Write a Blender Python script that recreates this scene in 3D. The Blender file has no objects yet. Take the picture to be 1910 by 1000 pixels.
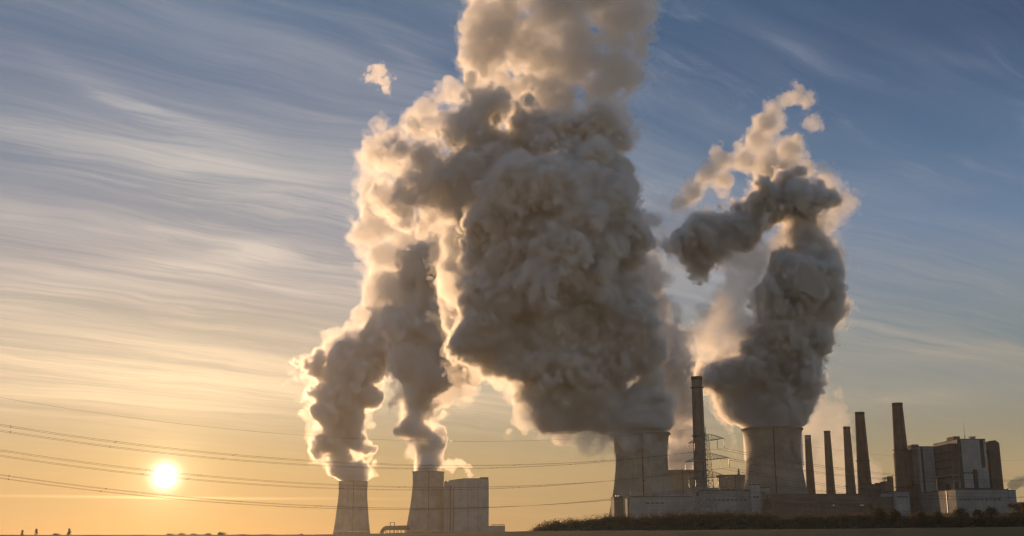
import bpy, bmesh, math, random, os
import numpy as np
import openvdb
from mathutils import Vector, Matrix

SC = bpy.context.scene
COL = SC.collection
R = math.radians

# ------------------------------------------------------------------ camera
FPX, CX, CY = 2080.0, 955.0, 500.0            # focal length and centre, in photo pixels
PITCH = math.atan(497.0 / FPX)
CAMZ = 2.0
cam_d = bpy.data.cameras.new('camera')
cam_d.sensor_width = 36.0
cam_d.lens = 36.0 * FPX / 1910.0
cam_d.clip_start = 0.5
cam_d.clip_end = 60000.0
cam = bpy.data.objects.new('camera', cam_d)
COL.objects.link(cam)
cam.location = (0, 0, CAMZ)
cam.rotation_euler = (math.pi / 2 + PITCH, 0, 0)
SC.camera = cam
ct, st = math.cos(PITCH), math.sin(PITCH)


def at(px, py, Y):
    """world point seen at photo pixel (px,py) at distance Y ahead"""
    a, b = px - CX, CY - py
    dx, dy, dz = a, FPX * ct - b * st, FPX * st + b * ct
    k = Y / dy
    return Vector((dx * k, Y, CAMZ + dz * k))


def mpp(Y):                                    # metres per photo pixel, roughly, at distance Y
    return Y * ct / FPX * 1.02


# ------------------------------------------------------------------ sky, sun, exposure
SUN_DIR = (at(308, 888, 1000.0) - Vector((0, 0, CAMZ))).normalized()
SUN_EL = math.asin(SUN_DIR.z)
SUN_AZ = math.atan2(SUN_DIR.x, SUN_DIR.y)
SUN_STRENGTH = 3.8
SKY_STRENGTH = 0.05
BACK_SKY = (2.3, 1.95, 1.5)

sun_d = bpy.data.lights.new('sun', 'SUN')
sun_d.energy = SUN_STRENGTH
sun_d.angle = R(0.5)
sun_d.color = (1.0, 0.60, 0.30)
sun = bpy.data.objects.new('sun', sun_d)
COL.objects.link(sun)
sun.location = (-400, 1500, 900)
sun.rotation_euler = SUN_DIR.to_track_quat('Z', 'Y').to_euler()

SC.view_settings.view_transform = 'Standard'
SC.view_settings.look = 'None'
SC.view_settings.exposure = 0.0
SC.view_settings.gamma = 1.0
SC.view_settings.use_curve_mapping = False


class NT:
    """tiny node-tree writer"""
    def __init__(self, tree):
        self.t = tree
        self.n = tree.nodes
        self.n.clear()

    def node(self, typ, **kw):
        nd = self.n.new(typ)
        for k, v in kw.items():
            setattr(nd, k, v)
        return nd

    def put(self, sock, v):
        if isinstance(v, bpy.types.NodeSocket):
            self.t.links.new(v, sock)
        elif v is not None:
            sock.default_value = v

    def math(self, op, a, b=None, c=None, clamp=False):
        nd = self.node('ShaderNodeMath', operation=op, use_clamp=clamp)
        for i, v in enumerate((a, b, c)):
            if v is not None:
                self.put(nd.inputs[i], v)
        return nd.outputs[0]

    def vmath(self, op, a, b=None, scale=None):
        nd = self.node('ShaderNodeVectorMath', operation=op)
        self.put(nd.inputs[0], a)
        if b is not None:
            self.put(nd.inputs[1], b)
        if scale is not None:
            self.put(nd.inputs['Scale'], scale)
        return nd.outputs['Value'] if op in ('DOT_PRODUCT', 'LENGTH') else nd.outputs[0]

    def noise(self, vec, scale, detail=4, rough=0.55, lac=2.0, dist=0.0, dim='3D'):
        nd = self.node('ShaderNodeTexNoise', noise_dimensions=dim)
        self.put(nd.inputs['Vector'], vec)
        nd.inputs['Scale'].default_value = scale
        nd.inputs['Detail'].default_value = detail
        nd.inputs['Roughness'].default_value = rough
        nd.inputs['Lacunarity'].default_value = lac
        nd.inputs['Distortion'].default_value = dist
        return nd.outputs[0]

    def ramp(self, fac, stops, interp='LINEAR'):
        nd = self.node('ShaderNodeValToRGB')
        cr = nd.color_ramp
        cr.interpolation = interp
        while len(cr.elements) < len(stops):
            cr.elements.new(0.5)
        for e, (p, c) in zip(cr.elements, stops):
            e.position = p
            e.color = (*c, 1) if not isinstance(c, (int, float)) else (c, c, c, 1)
        self.put(nd.inputs[0], fac)
        return nd.outputs[0]

    def mix(self, fac, a, b, blend='MIX'):
        nd = self.node('ShaderNodeMix', data_type='RGBA', blend_type=blend)
        nd.clamp_factor = True
        self.put(nd.inputs[0], fac)
        for i, v in ((6, a), (7, b)):
            if not isinstance(v, bpy.types.NodeSocket):
                v = (*v, 1)
            self.put(nd.inputs[i], v)
        return nd.outputs[2]

    def maprange(self, v, a, b, c=0.0, d=1.0, smooth=True):
        nd = self.node('ShaderNodeMapRange')
        nd.interpolation_type = 'SMOOTHSTEP' if smooth else 'LINEAR'
        self.put(nd.inputs[0], v)
        for i, x in enumerate((a, b, c, d)):
            nd.inputs[i + 1].default_value = x
        return nd.outputs[0]


world = bpy.data.worlds.new('World')
SC.world = world
world.use_nodes = True
w = NT(world.node_tree)
sky = w.node('ShaderNodeTexSky', sky_type='NISHITA')
sky.sun_disc = False
sky.sun_elevation = SUN_EL
sky.sun_rotation = SUN_AZ
sky.altitude = 60
sky.air_density = 1.0
sky.dust_density = 0.3
sky.ozone_density = 2.0
geo = w.node('ShaderNodeTexCoord')
d = w.vmath('NORMALIZE', geo.outputs['Generated'])
sep = w.node('ShaderNodeSeparateXYZ')
w.put(sep.inputs[0], d)
dz = w.math('MAXIMUM', sep.outputs[2], 0.0)
sd = w.vmath('DOT_PRODUCT', d, tuple(SUN_DIR))
ang = w.math('ARCCOSINE', w.math('MINIMUM', sd, 1.0))
# how far round from the sun, along the horizon
flat = w.node('ShaderNodeCombineXYZ')
w.put(flat.inputs[0], sep.outputs[0])
w.put(flat.inputs[1], sep.outputs[1])
saz = w.math('ARCCOSINE', w.math('MINIMUM', w.vmath('DOT_PRODUCT', w.vmath('NORMALIZE', flat.outputs[0]), (math.sin(SUN_AZ), math.cos(SUN_AZ), 0)), 0.99999))
near = w.maprange(saz, R(46), R(0), smooth=False)
elf = w.math('MULTIPLY', dz, 2.0, clamp=True)            # 0.5 = 30 degrees up
far_side = w.ramp(elf, [(0.0, (0.34, 0.24, 0.12)), (0.107, (0.31, 0.23, 0.125)), (0.167, (0.18, 0.183, 0.13)), (0.235, (0.115, 0.171, 0.181)), (0.32, (0.05, 0.147, 0.206)), (0.42, (0.083, 0.173, 0.263)), (0.51, (0.074, 0.163, 0.294)), (0.633, (0.03, 0.105, 0.215)), (0.81, (0.006, 0.042, 0.118)), (1.0, (0.003, 0.034, 0.10))])
sun_side = w.ramp(elf, [(0.0, (0.0, 0.0, 0.0)), (0.08, (0.04, 0.012, 0.0)), (0.12, (0.05, 0.035, 0.002)), (0.17, (0.035, 0.063, 0.047)), (0.25, (0.03, 0.105, 0.12)), (0.33, (0.05, 0.122, 0.14)), (0.43, (0.0, 0.075, 0.16)), (0.51, (0.01, 0.10, 0.20)), (0.64, (0.014, 0.115, 0.22)), (0.74, (0.0, 0.092, 0.21)), (1.0, (0.0, 0.10, 0.21))])
air = w.mix(near, far_side, sun_side)
dim = w.mix(w.maprange(sd, 0.70, 0.0), (1.0, 1.0, 1.0), BACK_SKY)    # unseen sky behind the camera, brightened and warmed to lift shaded fronts
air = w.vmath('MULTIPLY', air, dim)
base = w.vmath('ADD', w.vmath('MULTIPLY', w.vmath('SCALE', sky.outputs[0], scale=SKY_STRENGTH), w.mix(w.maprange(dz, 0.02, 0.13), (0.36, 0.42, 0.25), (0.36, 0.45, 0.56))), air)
# cirrus: noise on a flat layer high above, drawn out along the wind
inv = w.math('DIVIDE', 1.0, w.math('ADD', dz, 0.10))
lay = w.vmath('SCALE', flat.outputs[0], scale=inv)
wu, wn = (math.sin(R(58)), math.cos(R(58)), 0), (-math.cos(R(58)), math.sin(R(58)), 0)
warp = w.noise(lay, 0.8, 3, 0.5)
warp2 = w.noise(lay, 2.3, 2, 0.5)
def streak(sa, sb, off, wa):
    c = w.node('ShaderNodeCombineXYZ')
    w.put(c.inputs[0], w.math('MULTIPLY', w.vmath('DOT_PRODUCT', lay, wu), sa))
    bb = w.math('MULTIPLY', w.vmath('DOT_PRODUCT', lay, wn), sb)
    bb = w.math('ADD', bb, w.math('MULTIPLY', warp, wa))
    w.put(c.inputs[1], w.math('ADD', bb, w.math('MULTIPLY', warp2, wa * 0.25)))
    c.inputs[2].default_value = off
    return c.outputs[0]
s1 = w.noise(streak(0.24, 2.4, 0.0, 1.3), 1.3, 10, 0.64)
s2 = w.noise(streak(0.42, 7.5, 7.3, 2.2), 1.3, 8, 0.70)
big = w.noise(streak(0.5, 1.1, 3.1, 0.5), 0.9, 5, 0.55)
fib = w.maprange(w.math('ADD', w.math('MULTIPLY', s1, 0.62), w.math('MULTIPLY', s2, 0.38)), 0.38, 0.65)
lowe = w.math('ADD', dz, w.math('MULTIPLY', w.math('SUBTRACT', w.noise(flat.outputs[0], 3.0, 4), 0.5), 0.035))
belt = w.math('MULTIPLY', w.maprange(lowe, 0.098, 0.116), w.maprange(lowe, 0.40, 0.17))      # the bright bank of cirrus above the sun
bandl = w.math('MULTIPLY', w.maprange(saz, R(40), R(8)), w.maprange(dz, 0.44, 0.33))
mask = w.maprange(w.math('ADD', big, w.math('MULTIPLY_ADD', bandl, w.math('MULTIPLY_ADD', belt, 0.12, 0.07), 0.085)), 0.44, 0.72)
cir = w.math('MULTIPLY', w.math('MULTIPLY_ADD', fib, 0.8, w.math('MULTIPLY', w.math('MULTIPLY', belt, bandl), 0.25)), mask)
def patch(px, py, hw, hh, tilt):
    c = at(px, py, 1000.0) - Vector((0, 0, CAMZ))
    c.normalize()
    saz0, el0 = math.atan2(c.x, c.y), math.asin(c.z)
    a_ = w.math('SUBTRACT', az_, saz0)
    e_ = w.math('SUBTRACT', el_, el0)
    ca, sa = math.cos(tilt), math.sin(tilt)
    u_ = w.math('MULTIPLY', w.math('MULTIPLY_ADD', a_, ca, w.math('MULTIPLY', e_, sa)), FPX / hw)
    v_ = w.math('MULTIPLY', w.math('MULTIPLY_ADD', e_, ca, w.math('MULTIPLY', a_, -sa)), FPX / hh)
    r2 = w.math('MULTIPLY_ADD', u_, u_, w.math('MULTIPLY', v_, v_))
    return w.math('EXPONENT', w.math('MULTIPLY', r2, -1.0))
az_ = w.math('ARCTAN2', sep.outputs[0], sep.outputs[1])
el_ = w.math('ARCSINE', sep.outputs[2])
pts_ = None
for args in ((330, 503, 130, 24, 0.0), (60, 540, 110, 26, 0.05), (610, 550, 150, 9, -0.10), (190, 165, 130, 15, -0.36), (330, 225, 160, 12, -0.2), (470, 470, 70, 22, 0.1),
             (250, 700, 330, 55, -0.05), (120, 280, 260, 36, -0.12), (420, 330, 330, 60, -0.16), (760, 105, 90, 14, -0.45), (1720, 330, 260, 40, -0.05), (1480, 90, 80, 16, -0.5), (1800, 655, 190, 16, 0.05), (1690, 742, 190, 13, 0.07), (1760, 110, 80, 12, -0.3)):
    p_ = patch(*args)
    if args[0] > 1400:
        p_ = w.math('MULTIPLY', p_, 0.5)
    pts_ = p_ if pts_ is None else w.math('ADD', pts_, p_)
puff = w.noise(streak(1.1, 2.6, 11.0, 1.6), 1.7, 10, 0.70, dist=0.7)
pm = w.noise(streak(0.7, 1.3, 17.0, 0.6), 1.5, 3, 0.5)
puff = w.math('MULTIPLY', w.maprange(puff, 0.47, 0.70), w.maprange(w.math('ADD', pm, w.math('MULTIPLY', bandl, 0.06)), 0.52, 0.68))
cir = w.math('ADD', cir, w.math('MULTIPLY', puff, 0.6), clamp=True)
wisp = w.maprange(w.math('ADD', w.math('MULTIPLY', w.noise(streak(1.0, 8.0, 23.0, 3.0), 1.8, 10, 0.70, dist=0.4), 0.65), w.math('MULTIPLY', s1, 0.35)), 0.40, 0.62)
pts_ = w.math('MINIMUM', pts_, 1.0)
cir = w.math('ADD', w.math('MULTIPLY', cir, 0.70), w.math('MULTIPLY', w.math('MULTIPLY', pts_, w.math('MULTIPLY_ADD', wisp, 0.75, 0.12)), 0.62), clamp=True)
cir = w.math('MULTIPLY', cir, w.maprange(lowe, 0.07, 0.125, 0.12, 1.0), clamp=True)
ccol = w.ramp(elf, [(0.0, (0.75, 0.42, 0.14)), (0.20, (0.88, 0.70, 0.42)), (0.30, (0.74, 0.64, 0.45)), (0.42, (0.58, 0.56, 0.51)), (0.62, (0.50, 0.51, 0.50)), (0.75, (0.40, 0.44, 0.49)), (1.0, (0.25, 0.30, 0.38))])
cfar = w.ramp(elf, [(0.0, (0.46, 0.30, 0.15)), (0.22, (0.44, 0.36, 0.25)), (0.35, (0.34, 0.34, 0.31)), (0.58, (0.27, 0.32, 0.42)), (1.0, (0.16, 0.22, 0.34))])
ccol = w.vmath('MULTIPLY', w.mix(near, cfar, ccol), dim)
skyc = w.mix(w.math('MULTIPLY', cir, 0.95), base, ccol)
# the sun's disc, its aureole, and a low bar of lit cloud beneath it
dq = w.math('MULTIPLY', ang, 1.0 / R(0.50))
disc = w.math('EXPONENT', w.math('MULTIPLY', w.math('MULTIPLY', dq, dq), -1.0))
au1 = w.math('EXPONENT', w.math('MULTIPLY', ang, -1.0 / R(0.7)))
au2 = w.math('EXPONENT', w.math('MULTIPLY', ang, -1.0 / R(2.3)))
glow = w.vmath('SCALE', (1.0, 0.85, 0.55), scale=w.math("MULTIPLY", au1, 0.7))
glow2 = w.vmath('SCALE', (1.0, 0.66, 0.28), scale=w.math("MULTIPLY", au2, 0.5))
dsc = w.vmath('SCALE', (1.0, 0.93, 0.75), scale=w.math('MULTIPLY', disc, 3.2))
wob = w.math('MULTIPLY', w.math('SUBTRACT', w.noise(flat.outputs[0], 9.0, 3), 0.5), 0.003)
bar = w.math('MULTIPLY', w.math('SUBTRACT', w.math('ADD', dz, wob), 0.0302), 1.0 / 0.0011)
bar = w.math('EXPONENT', w.math('MULTIPLY', w.math('MULTIPLY', bar, bar), -1.0))
barz = w.math('MULTIPLY', bar, w.math('EXPONENT', w.math('MULTIPLY', saz, -1.0 / R(4.0))))
barc = w.vmath('SCALE', (1.0, 0.72, 0.34), scale=w.math('MULTIPLY', barz, 0.75))
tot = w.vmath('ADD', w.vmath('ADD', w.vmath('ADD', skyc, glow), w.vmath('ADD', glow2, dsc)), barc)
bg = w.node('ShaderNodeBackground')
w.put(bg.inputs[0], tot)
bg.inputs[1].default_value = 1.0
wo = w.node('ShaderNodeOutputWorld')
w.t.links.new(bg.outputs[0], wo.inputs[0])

cy = SC.cycles
cy.volume_bounces = 8
cy.max_bounces = 12
cy.transparent_max_bounces = 256
cy.sample_clamp_indirect = 8
cy.use_denoising = True
cy.filter_width = 1.35
cy.use_adaptive_sampling = False


# ------------------------------------------------------------------ helpers
def link(name, me, parent=None):
    o = bpy.data.objects.new(name, me)
    COL.objects.link(o)
    if parent is not None:
        o.parent = parent
    return o


def tag(o, label=None, cat=None, group=None, kind=None):
    for k, v in (('label', label), ('category', cat), ('group', group), ('kind', kind)):
        if v:
            o[k] = v
    return o


# ------------------------------------------------------------------ steam
def steam_mat(name, density, albedo=(0.97, 0.965, 0.96), g=0.6):
    m = bpy.data.materials.new(name)
    m.use_nodes = True
    t = NT(m.node_tree)
    pv = t.node('ShaderNodeVolumePrincipled')
    pv.inputs['Density Attribute'].default_value = ''
    pv.inputs['Color Attribute'].default_value = ''
    pv.inputs['Color'].default_value = (*albedo, 1)
    pv.inputs['Density'].default_value = density
    pv.inputs['Anisotropy'].default_value = g
    tr = t.node('ShaderNodeBsdfTransparent')
    rgb = t.node('ShaderNodeRGB')
    rgb.outputs[0].default_value = (1, 1, 1, 1)
    t.put(tr.inputs[0], rgb.outputs[0])
    out = t.node('ShaderNodeOutputMaterial')
    t.t.links.new(tr.outputs[0], out.inputs['Surface'])
    t.t.links.new(pv.outputs[0], out.inputs['Volume'])
    return m


def bspl(n, L, off):
    """cubic B-spline upsampling matrix: n samples, lattice spacing L (in samples)"""
    x = (np.arange(n) + off) / L
    i = np.floor(x).astype(int)
    f = (x - i).astype(np.float32)
    m = int(i.max()) + 4
    M = np.zeros((n, m), np.float32)
    r = np.arange(n)
    M[r, i] = (1 - f) ** 3 / 6
    M[r, i + 1] = (3 * f ** 3 - 6 * f ** 2 + 4) / 6
    M[r, i + 2] = (-3 * f ** 3 + 3 * f ** 2 + 3 * f + 1) / 6
    M[r, i + 3] = f ** 3 / 6
    return M


def lattice_noise(shape, L, rng):
    Ms = [bspl(n, L, rng.uniform(0, L)) for n in shape]
    a = rng.standard_normal(tuple(M.shape[1] for M in Ms)).astype(np.float32)
    a = np.tensordot(Ms[0], a, (1, 0))
    a = np.moveaxis(np.tensordot(a, Ms[1], (1, 1)), 2, 1)
    a = np.tensordot(a, Ms[2], (2, 1))
    return a / 0.33          # about unit deviation


def steam(name, blobs, voxel, shells, seed, amp=1.0, coarse=60.0, soft=8.0, warp=0.10, foot=None, rim=None, pits=0.22):
    """blobs: (x,y,z,r) in metres.  shells: [(iso in metres, material)] from the veil inward."""
    rng = np.random.default_rng(seed)
    B = np.array(blobs, np.float32)
    pad = 26.0 * voxel / 2.0
    lo = (B[:, :3] - B[:, 3:]).min(0) - pad
    hi = (B[:, :3] + B[:, 3:]).max(0) + pad
    n = np.ceil((hi - lo) / voxel).astype(int) + 1
    ax = [lo[i] + voxel * np.arange(n[i], dtype=np.float32) for i in range(3)]
    acc = np.full(tuple(n), 1e-6, np.float32)
    wp = [lattice_noise(tuple(n), coarse * 0.8 / voxel, rng) * (coarse * warp) + lattice_noise(tuple(n), coarse * 0.3 / voxel, rng) * (coarse * warp * 0.3) for _ in range(3)]
    k = 1.0 / soft
    for x, y, z, r in B:
        reach = r + 7 * soft
        sl = []
        for i, c in enumerate((x, y, z)):
            a = max(0, int((c - reach - lo[i]) / voxel))
            b = min(n[i], int((c + reach - lo[i]) / voxel) + 2)
            sl.append(slice(a, b))
        S = tuple(sl)
        d2 = ((ax[0][sl[0]] - x)[:, None, None] + wp[0][S]) ** 2 + ((ax[1][sl[1]] - y)[None, :, None] + wp[1][S]) ** 2 + ((ax[2][sl[2]] - z)[None, None, :] + wp[2][S]) ** 2
        acc[tuple(sl)] += np.exp(np.clip(k * (r - np.sqrt(d2)), -20, 30))
    s = np.log(acc) * soft
    del acc, wp
    # billows: |noise| octaves push the skin outward in rounded puffs
    L = coarse
    A = 0.20 * coarse * amp
    oct_ = 0
    calm = lattice_noise(tuple(n), coarse * 0.9 / voxel, rng)      # some flanks boil more than others
    calm = 1.05 + 0.28 * np.clip(calm, -1.5, 1.5)
    if foot is not None:                                            # smoother where it leaves the rim
        ft = np.clip((ax[2] - foot) / (coarse * 0.9), 0.3, 1.0)[None, None, :]
        calm *= ft
        s += (1 - ft) * 0.06 * coarse
    else:
        ft = 1.0
    while L >= 2.2 * voxel:
        nz = lattice_noise(tuple(n), L / voxel, rng)
        if oct_ == 0:
            s += nz * (A * 0.55) * ft
        else:
            s += (np.abs(nz) - 0.75) * A * calm
        L *= 0.52
        A *= 0.735
        oct_ += 1
    for i in range(3):                                    # keep it closed at the grid's faces
        idx = [slice(None)] * 3
        for e in (0, -1):
            idx[i] = e
            s[tuple(idx)] = -30
    lim = None
    if rim is not None:                                             # inside the tower's mouth, then free to spread
        cx_, cy_, cz_, cr_, free = rim
        hz = ax[2] - cz_
        wide = cr_ - 1.2 + np.where(hz < 1.0, 0.0, (hz - 1.0) * 1.6 + np.clip(hz - 14, 0, None) * 20)
        dxy = np.sqrt((ax[0] - cx_)[:, None] ** 2 + (ax[1] - cy_)[None, :] ** 2)
        lim = wide[None, None, :] - dxy[:, :, None]
        lim = np.where((dxy > cr_ * free)[:, :, None], 500.0, lim).astype(np.float32)
        s = np.minimum(s, lim)
    verts, faces, mats = [], [], []
    nv = 0
    slots = []
    grid = openvdb.FloatGrid(1e3)
    grid.copyFromArray(-s)
    for iso, mat in shells:
        if iso < -2:                                              # the veil is torn into wisps
            fr = np.zeros_like(s)
            L, A = coarse * 0.55, 1.0
            while L >= 2.2 * voxel:
                fr += (0.55 - np.abs(lattice_noise(tuple(n), L / voxel, rng))) * A
                L *= 0.5
                A *= 0.62
            g2 = openvdb.FloatGrid(1e3)
            fr *= -iso * 1.0
            fr += s
            if lim is not None:
                fr = np.minimum(fr, lim + iso * 0.9)
            for i in range(3):
                idx = [slice(None)] * 3
                for e in (0, -1):
                    idx[i] = e
                    fr[tuple(idx)] = -90
            g2.copyFromArray(-fr)
            p, t, q = g2.convertToPolygons(isovalue=-iso * 0.9, adaptivity=0.0)
        elif iso > 2:                                             # dense hearts, some deep inside, some near the skin
            fr = np.zeros_like(s)
            L, A = coarse * rng.uniform(0.6, 0.9), coarse * pits
            while L >= 2.2 * voxel:
                fr += (np.abs(lattice_noise(tuple(n), L / voxel, rng)) - 0.75) * A
                L *= 0.52
                A *= 0.66
            if foot is not None:
                fr *= ft
            fr += s
            fr = np.minimum(fr, s)
            for i in range(3):
                idx = [slice(None)] * 3
                for e in (0, -1):
                    idx[i] = e
                    fr[tuple(idx)] = -90
            g2 = openvdb.FloatGrid(1e3)
            g2.copyFromArray(-fr)
            p, t, q = g2.convertToPolygons(isovalue=-iso, adaptivity=0.0)
        else:
            p, t, q = grid.convertToPolygons(isovalue=-iso, adaptivity=0.0)
        if len(q) == 0:
            continue
        verts.append(np.asarray(p, np.float32) * voxel + lo)
        faces.append(np.asarray(q, np.int64) + nv)
        mats.append(np.full(len(q), len(slots), np.int32))
        slots.append(mat)
        nv += len(p)
    V = np.concatenate(verts)
    Q = np.concatenate(faces)
    Mi = np.concatenate(mats)
    me = bpy.data.meshes.new(name)
    me.vertices.add(len(V))
    me.vertices.foreach_set('co', V.ravel())
    me.loops.add(Q.size)
    me.loops.foreach_set('vertex_index', Q.astype(np.int32).ravel())
    me.polygons.add(len(Q))
    me.polygons.foreach_set('loop_start', np.arange(0, Q.size, 4, dtype=np.int32))
    for m in slots:
        me.materials.append(m)
    me.polygons.foreach_set('material_index', Mi)
    me.update(calc_edges=True)
    o = link(name, me)
    if os.environ.get('DBG'):
        v = me
        bm = bmesh.new(); bm.from_mesh(me); print(name, n, len(Q), 'vol', bm.calc_volume(signed=True)); bm.free()
    return o


def px_blobs(lst, Y0):
    """(px, py, radius px, depth offset in px-units) at distance Y0 -> metres"""
    out = []
    for b in lst:
        px, py, r = b[:3]
        dep = (b[3] if len(b) > 3 else 0.0) * mpp(Y0)
        p = at(px, py, Y0 + dep)
        out.append((p.x, p.y, p.z, r * mpp(Y0 + dep)))
    return out

# ------------------------------------------------------------------ mesh helpers
class MB:
    """collects boxes, bars, lathes and prisms; build() links them as one mesh object"""
    def __init__(self):
        self.v, self.f, self.m = [], [], []

    def add(self, vs, fs, mi=0):
        n = len(self.v)
        self.v += [tuple(p) for p in vs]
        self.f += [tuple(i + n for i in q) for q in fs]
        self.m += [mi] * len(fs)

    def box(self, x0, x1, y0, y1, z0, z1, mi=0):
        self.add([(x0, y0, z0), (x1, y0, z0), (x1, y1, z0), (x0, y1, z0), (x0, y0, z1), (x1, y0, z1), (x1, y1, z1), (x0, y1, z1)],
                 [(0, 3, 2, 1), (4, 5, 6, 7), (0, 1, 5, 4), (1, 2, 6, 5), (2, 3, 7, 6), (3, 0, 4, 7)], mi)

    def bar(self, a, b, r, seg=4, r2=None, mi=0):
        a, b = Vector(a), Vector(b)
        d = (b - a).normalized()
        u = d.orthogonal().normalized()
        w_ = d.cross(u)
        r2 = r if r2 is None else r2
        vs = []
        for c, rr in ((a, r), (b, r2)):
            for i in range(seg):
                t = 2 * math.pi * (i + 0.5) / seg
                vs.append(c + (u * math.cos(t) + w_ * math.sin(t)) * rr)
        fs = [(i, (i + 1) % seg, seg + (i + 1) % seg, seg + i) for i in range(seg)]
        fs += [tuple(range(seg - 1, -1, -1)), tuple(range(seg, 2 * seg))]
        self.add(vs, fs, mi)

    def tube(self, pts, r, seg=5):
        rings = []
        vs, fs = [], []
        for i, p in enumerate(pts):
            p = Vector(p)
            d = (Vector(pts[min(i + 1, len(pts) - 1)]) - Vector(pts[max(i - 1, 0)])).normalized()
            u = d.cross(Vector((0, 0, 1))).normalized()
            w_ = u.cross(d)
            for k in range(seg):
                t = 2 * math.pi * k / seg
                vs.append(p + (u * math.cos(t) + w_ * math.sin(t)) * r)
        for i in range(len(pts) - 1):
            for k in range(seg):
                a, b = i * seg + k, i * seg + (k + 1) % seg
                fs.append((a, b, b + seg, a + seg))
        self.add(vs, fs)

    def lathe(self, prof, seg=72, c=(0, 0), a0=0.0, mi=0):
        vs, fs = [], []
        for r, z in prof:
            for i in range(seg):
                t = a0 + 2 * math.pi * i / seg
                vs.append((c[0] + r * math.cos(t), c[1] + r * math.sin(t), z))
        for j in range(len(prof) - 1):
            for i in range(seg):
                fs.append((j * seg + i, j * seg + (i + 1) % seg, (j + 1) * seg + (i + 1) % seg, (j + 1) * seg + i))
        self.add(vs, fs, mi)

    def disc(self, r, z, seg=48, c=(0, 0)):
        self.add([(c[0] + r * math.cos(2 * math.pi * i / seg), c[1] + r * math.sin(2 * math.pi * i / seg), z) for i in range(seg)], [tuple(range(seg))])

    def prism(self, poly, y0, y1, mi=0):
        """poly: (x,z) points anticlockwise seen from -y"""
        n = len(poly)
        vs = [(x, y0, z) for x, z in poly] + [(x, y1, z) for x, z in poly]
        fs = [tuple(range(n)), tuple(range(2 * n - 1, n - 1, -1))]
        fs += [(i, i + n, (i + 1) % n + n, (i + 1) % n) for i in range(n)]
        self.add(vs, fs, mi)

    def build(self, name, mat, parent=None, smooth=False):
        me = bpy.data.meshes.new(name)
        me.from_pydata(self.v, [], self.f)
        for m in (mat if isinstance(mat, (list, tuple)) else [mat]):
            me.materials.append(m)
        me.polygons.foreach_set('material_index', self.m)
        if smooth:
            me.polygons.foreach_set('use_smooth', [True] * len(self.f))
        me.update()
        return link(name, me, parent)


def empty(name, loc, label, cat, group=None):
    o = bpy.data.objects.new(name, None)
    COL.objects.link(o)
    o.location = loc
    o.empty_display_size = 5
    return tag(o, label, cat, group)


# ------------------------------------------------------------------ materials
def surf(name, col, rough=0.8, col2=None, scale=0.05, stretch=(1, 1, 1), panel=None, stain=0.0, metallic=0.0, detail=6):
    m = bpy.data.materials.new(name)
    m.use_nodes = True
    t = NT(m.node_tree)
    tc = t.node('ShaderNodeTexCoord')
    mp = t.node('ShaderNodeMapping')
    t.put(mp.inputs['Vector'], tc.outputs['Object'])
    mp.inputs['Scale'].default_value = stretch
    n1 = t.noise(mp.outputs[0], scale, detail, 0.6)
    c2 = col2 if col2 else tuple(x * 0.68 for x in col)
    c = t.mix(t.maprange(n1, 0.35, 0.68), col, c2)
    if stain:
        mp2 = t.node('ShaderNodeMapping')
        t.put(mp2.inputs['Vector'], tc.outputs['Object'])
        mp2.inputs['Scale'].default_value = (0.35, 0.35, 0.012)
        n2 = t.noise(mp2.outputs[0], 1.0, 5, 0.6)
        c = t.mix(t.math('MULTIPLY', t.maprange(n2, 0.5, 0.75), stain), c, tuple(x * 0.45 for x in col))
    if panel:
        sp = t.node('ShaderNodeSeparateXYZ')
        t.put(sp.inputs[0], tc.outputs['Object'])
        hor = t.math('ADD', sp.outputs[0], sp.outputs[1])
        fx = t.math('FRACT', t.math('MULTIPLY', hor, 1.0 / panel[0]))
        fz = t.math('FRACT', t.math('MULTIPLY', sp.outputs[2], 1.0 / panel[1]))
        l1 = t.math('LESS_THAN', fx, 0.09)
        l2 = t.math('LESS_THAN', fz, 0.12)
        c = t.mix(t.math('MULTIPLY', t.math('MAXIMUM', l1, l2), 0.5), c, tuple(x * 0.5 for x in col))
        wn = t.node('ShaderNodeTexWhiteNoise', noise_dimensions='2D')
        cc = t.node('ShaderNodeCombineXYZ')
        t.put(cc.inputs[0], t.math('FLOOR', t.math('MULTIPLY', hor, 1.0 / panel[0])))
        t.put(cc.inputs[1], t.math('FLOOR', t.math('MULTIPLY', sp.outputs[2], 1.0 / panel[1])))
        t.put(wn.inputs['Vector'], cc.outputs[0])
        c = t.mix(t.math('MULTIPLY', wn.outputs[0], 0.25), c, tuple(x * 0.6 for x in col))
    b = t.node('ShaderNodeBsdfPrincipled')
    t.put(b.inputs['Base Color'], c)
    b.inputs['Roughness'].default_value = rough
    b.inputs['Metallic'].default_value = metallic
    if not metallic and rough > 0.3:
        b.inputs['Specular IOR Level'].default_value = 0.12
    out = t.node('ShaderNodeOutputMaterial')
    t.t.links.new(b.outputs[0], out.inputs['Surface'])
    return m


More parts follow.
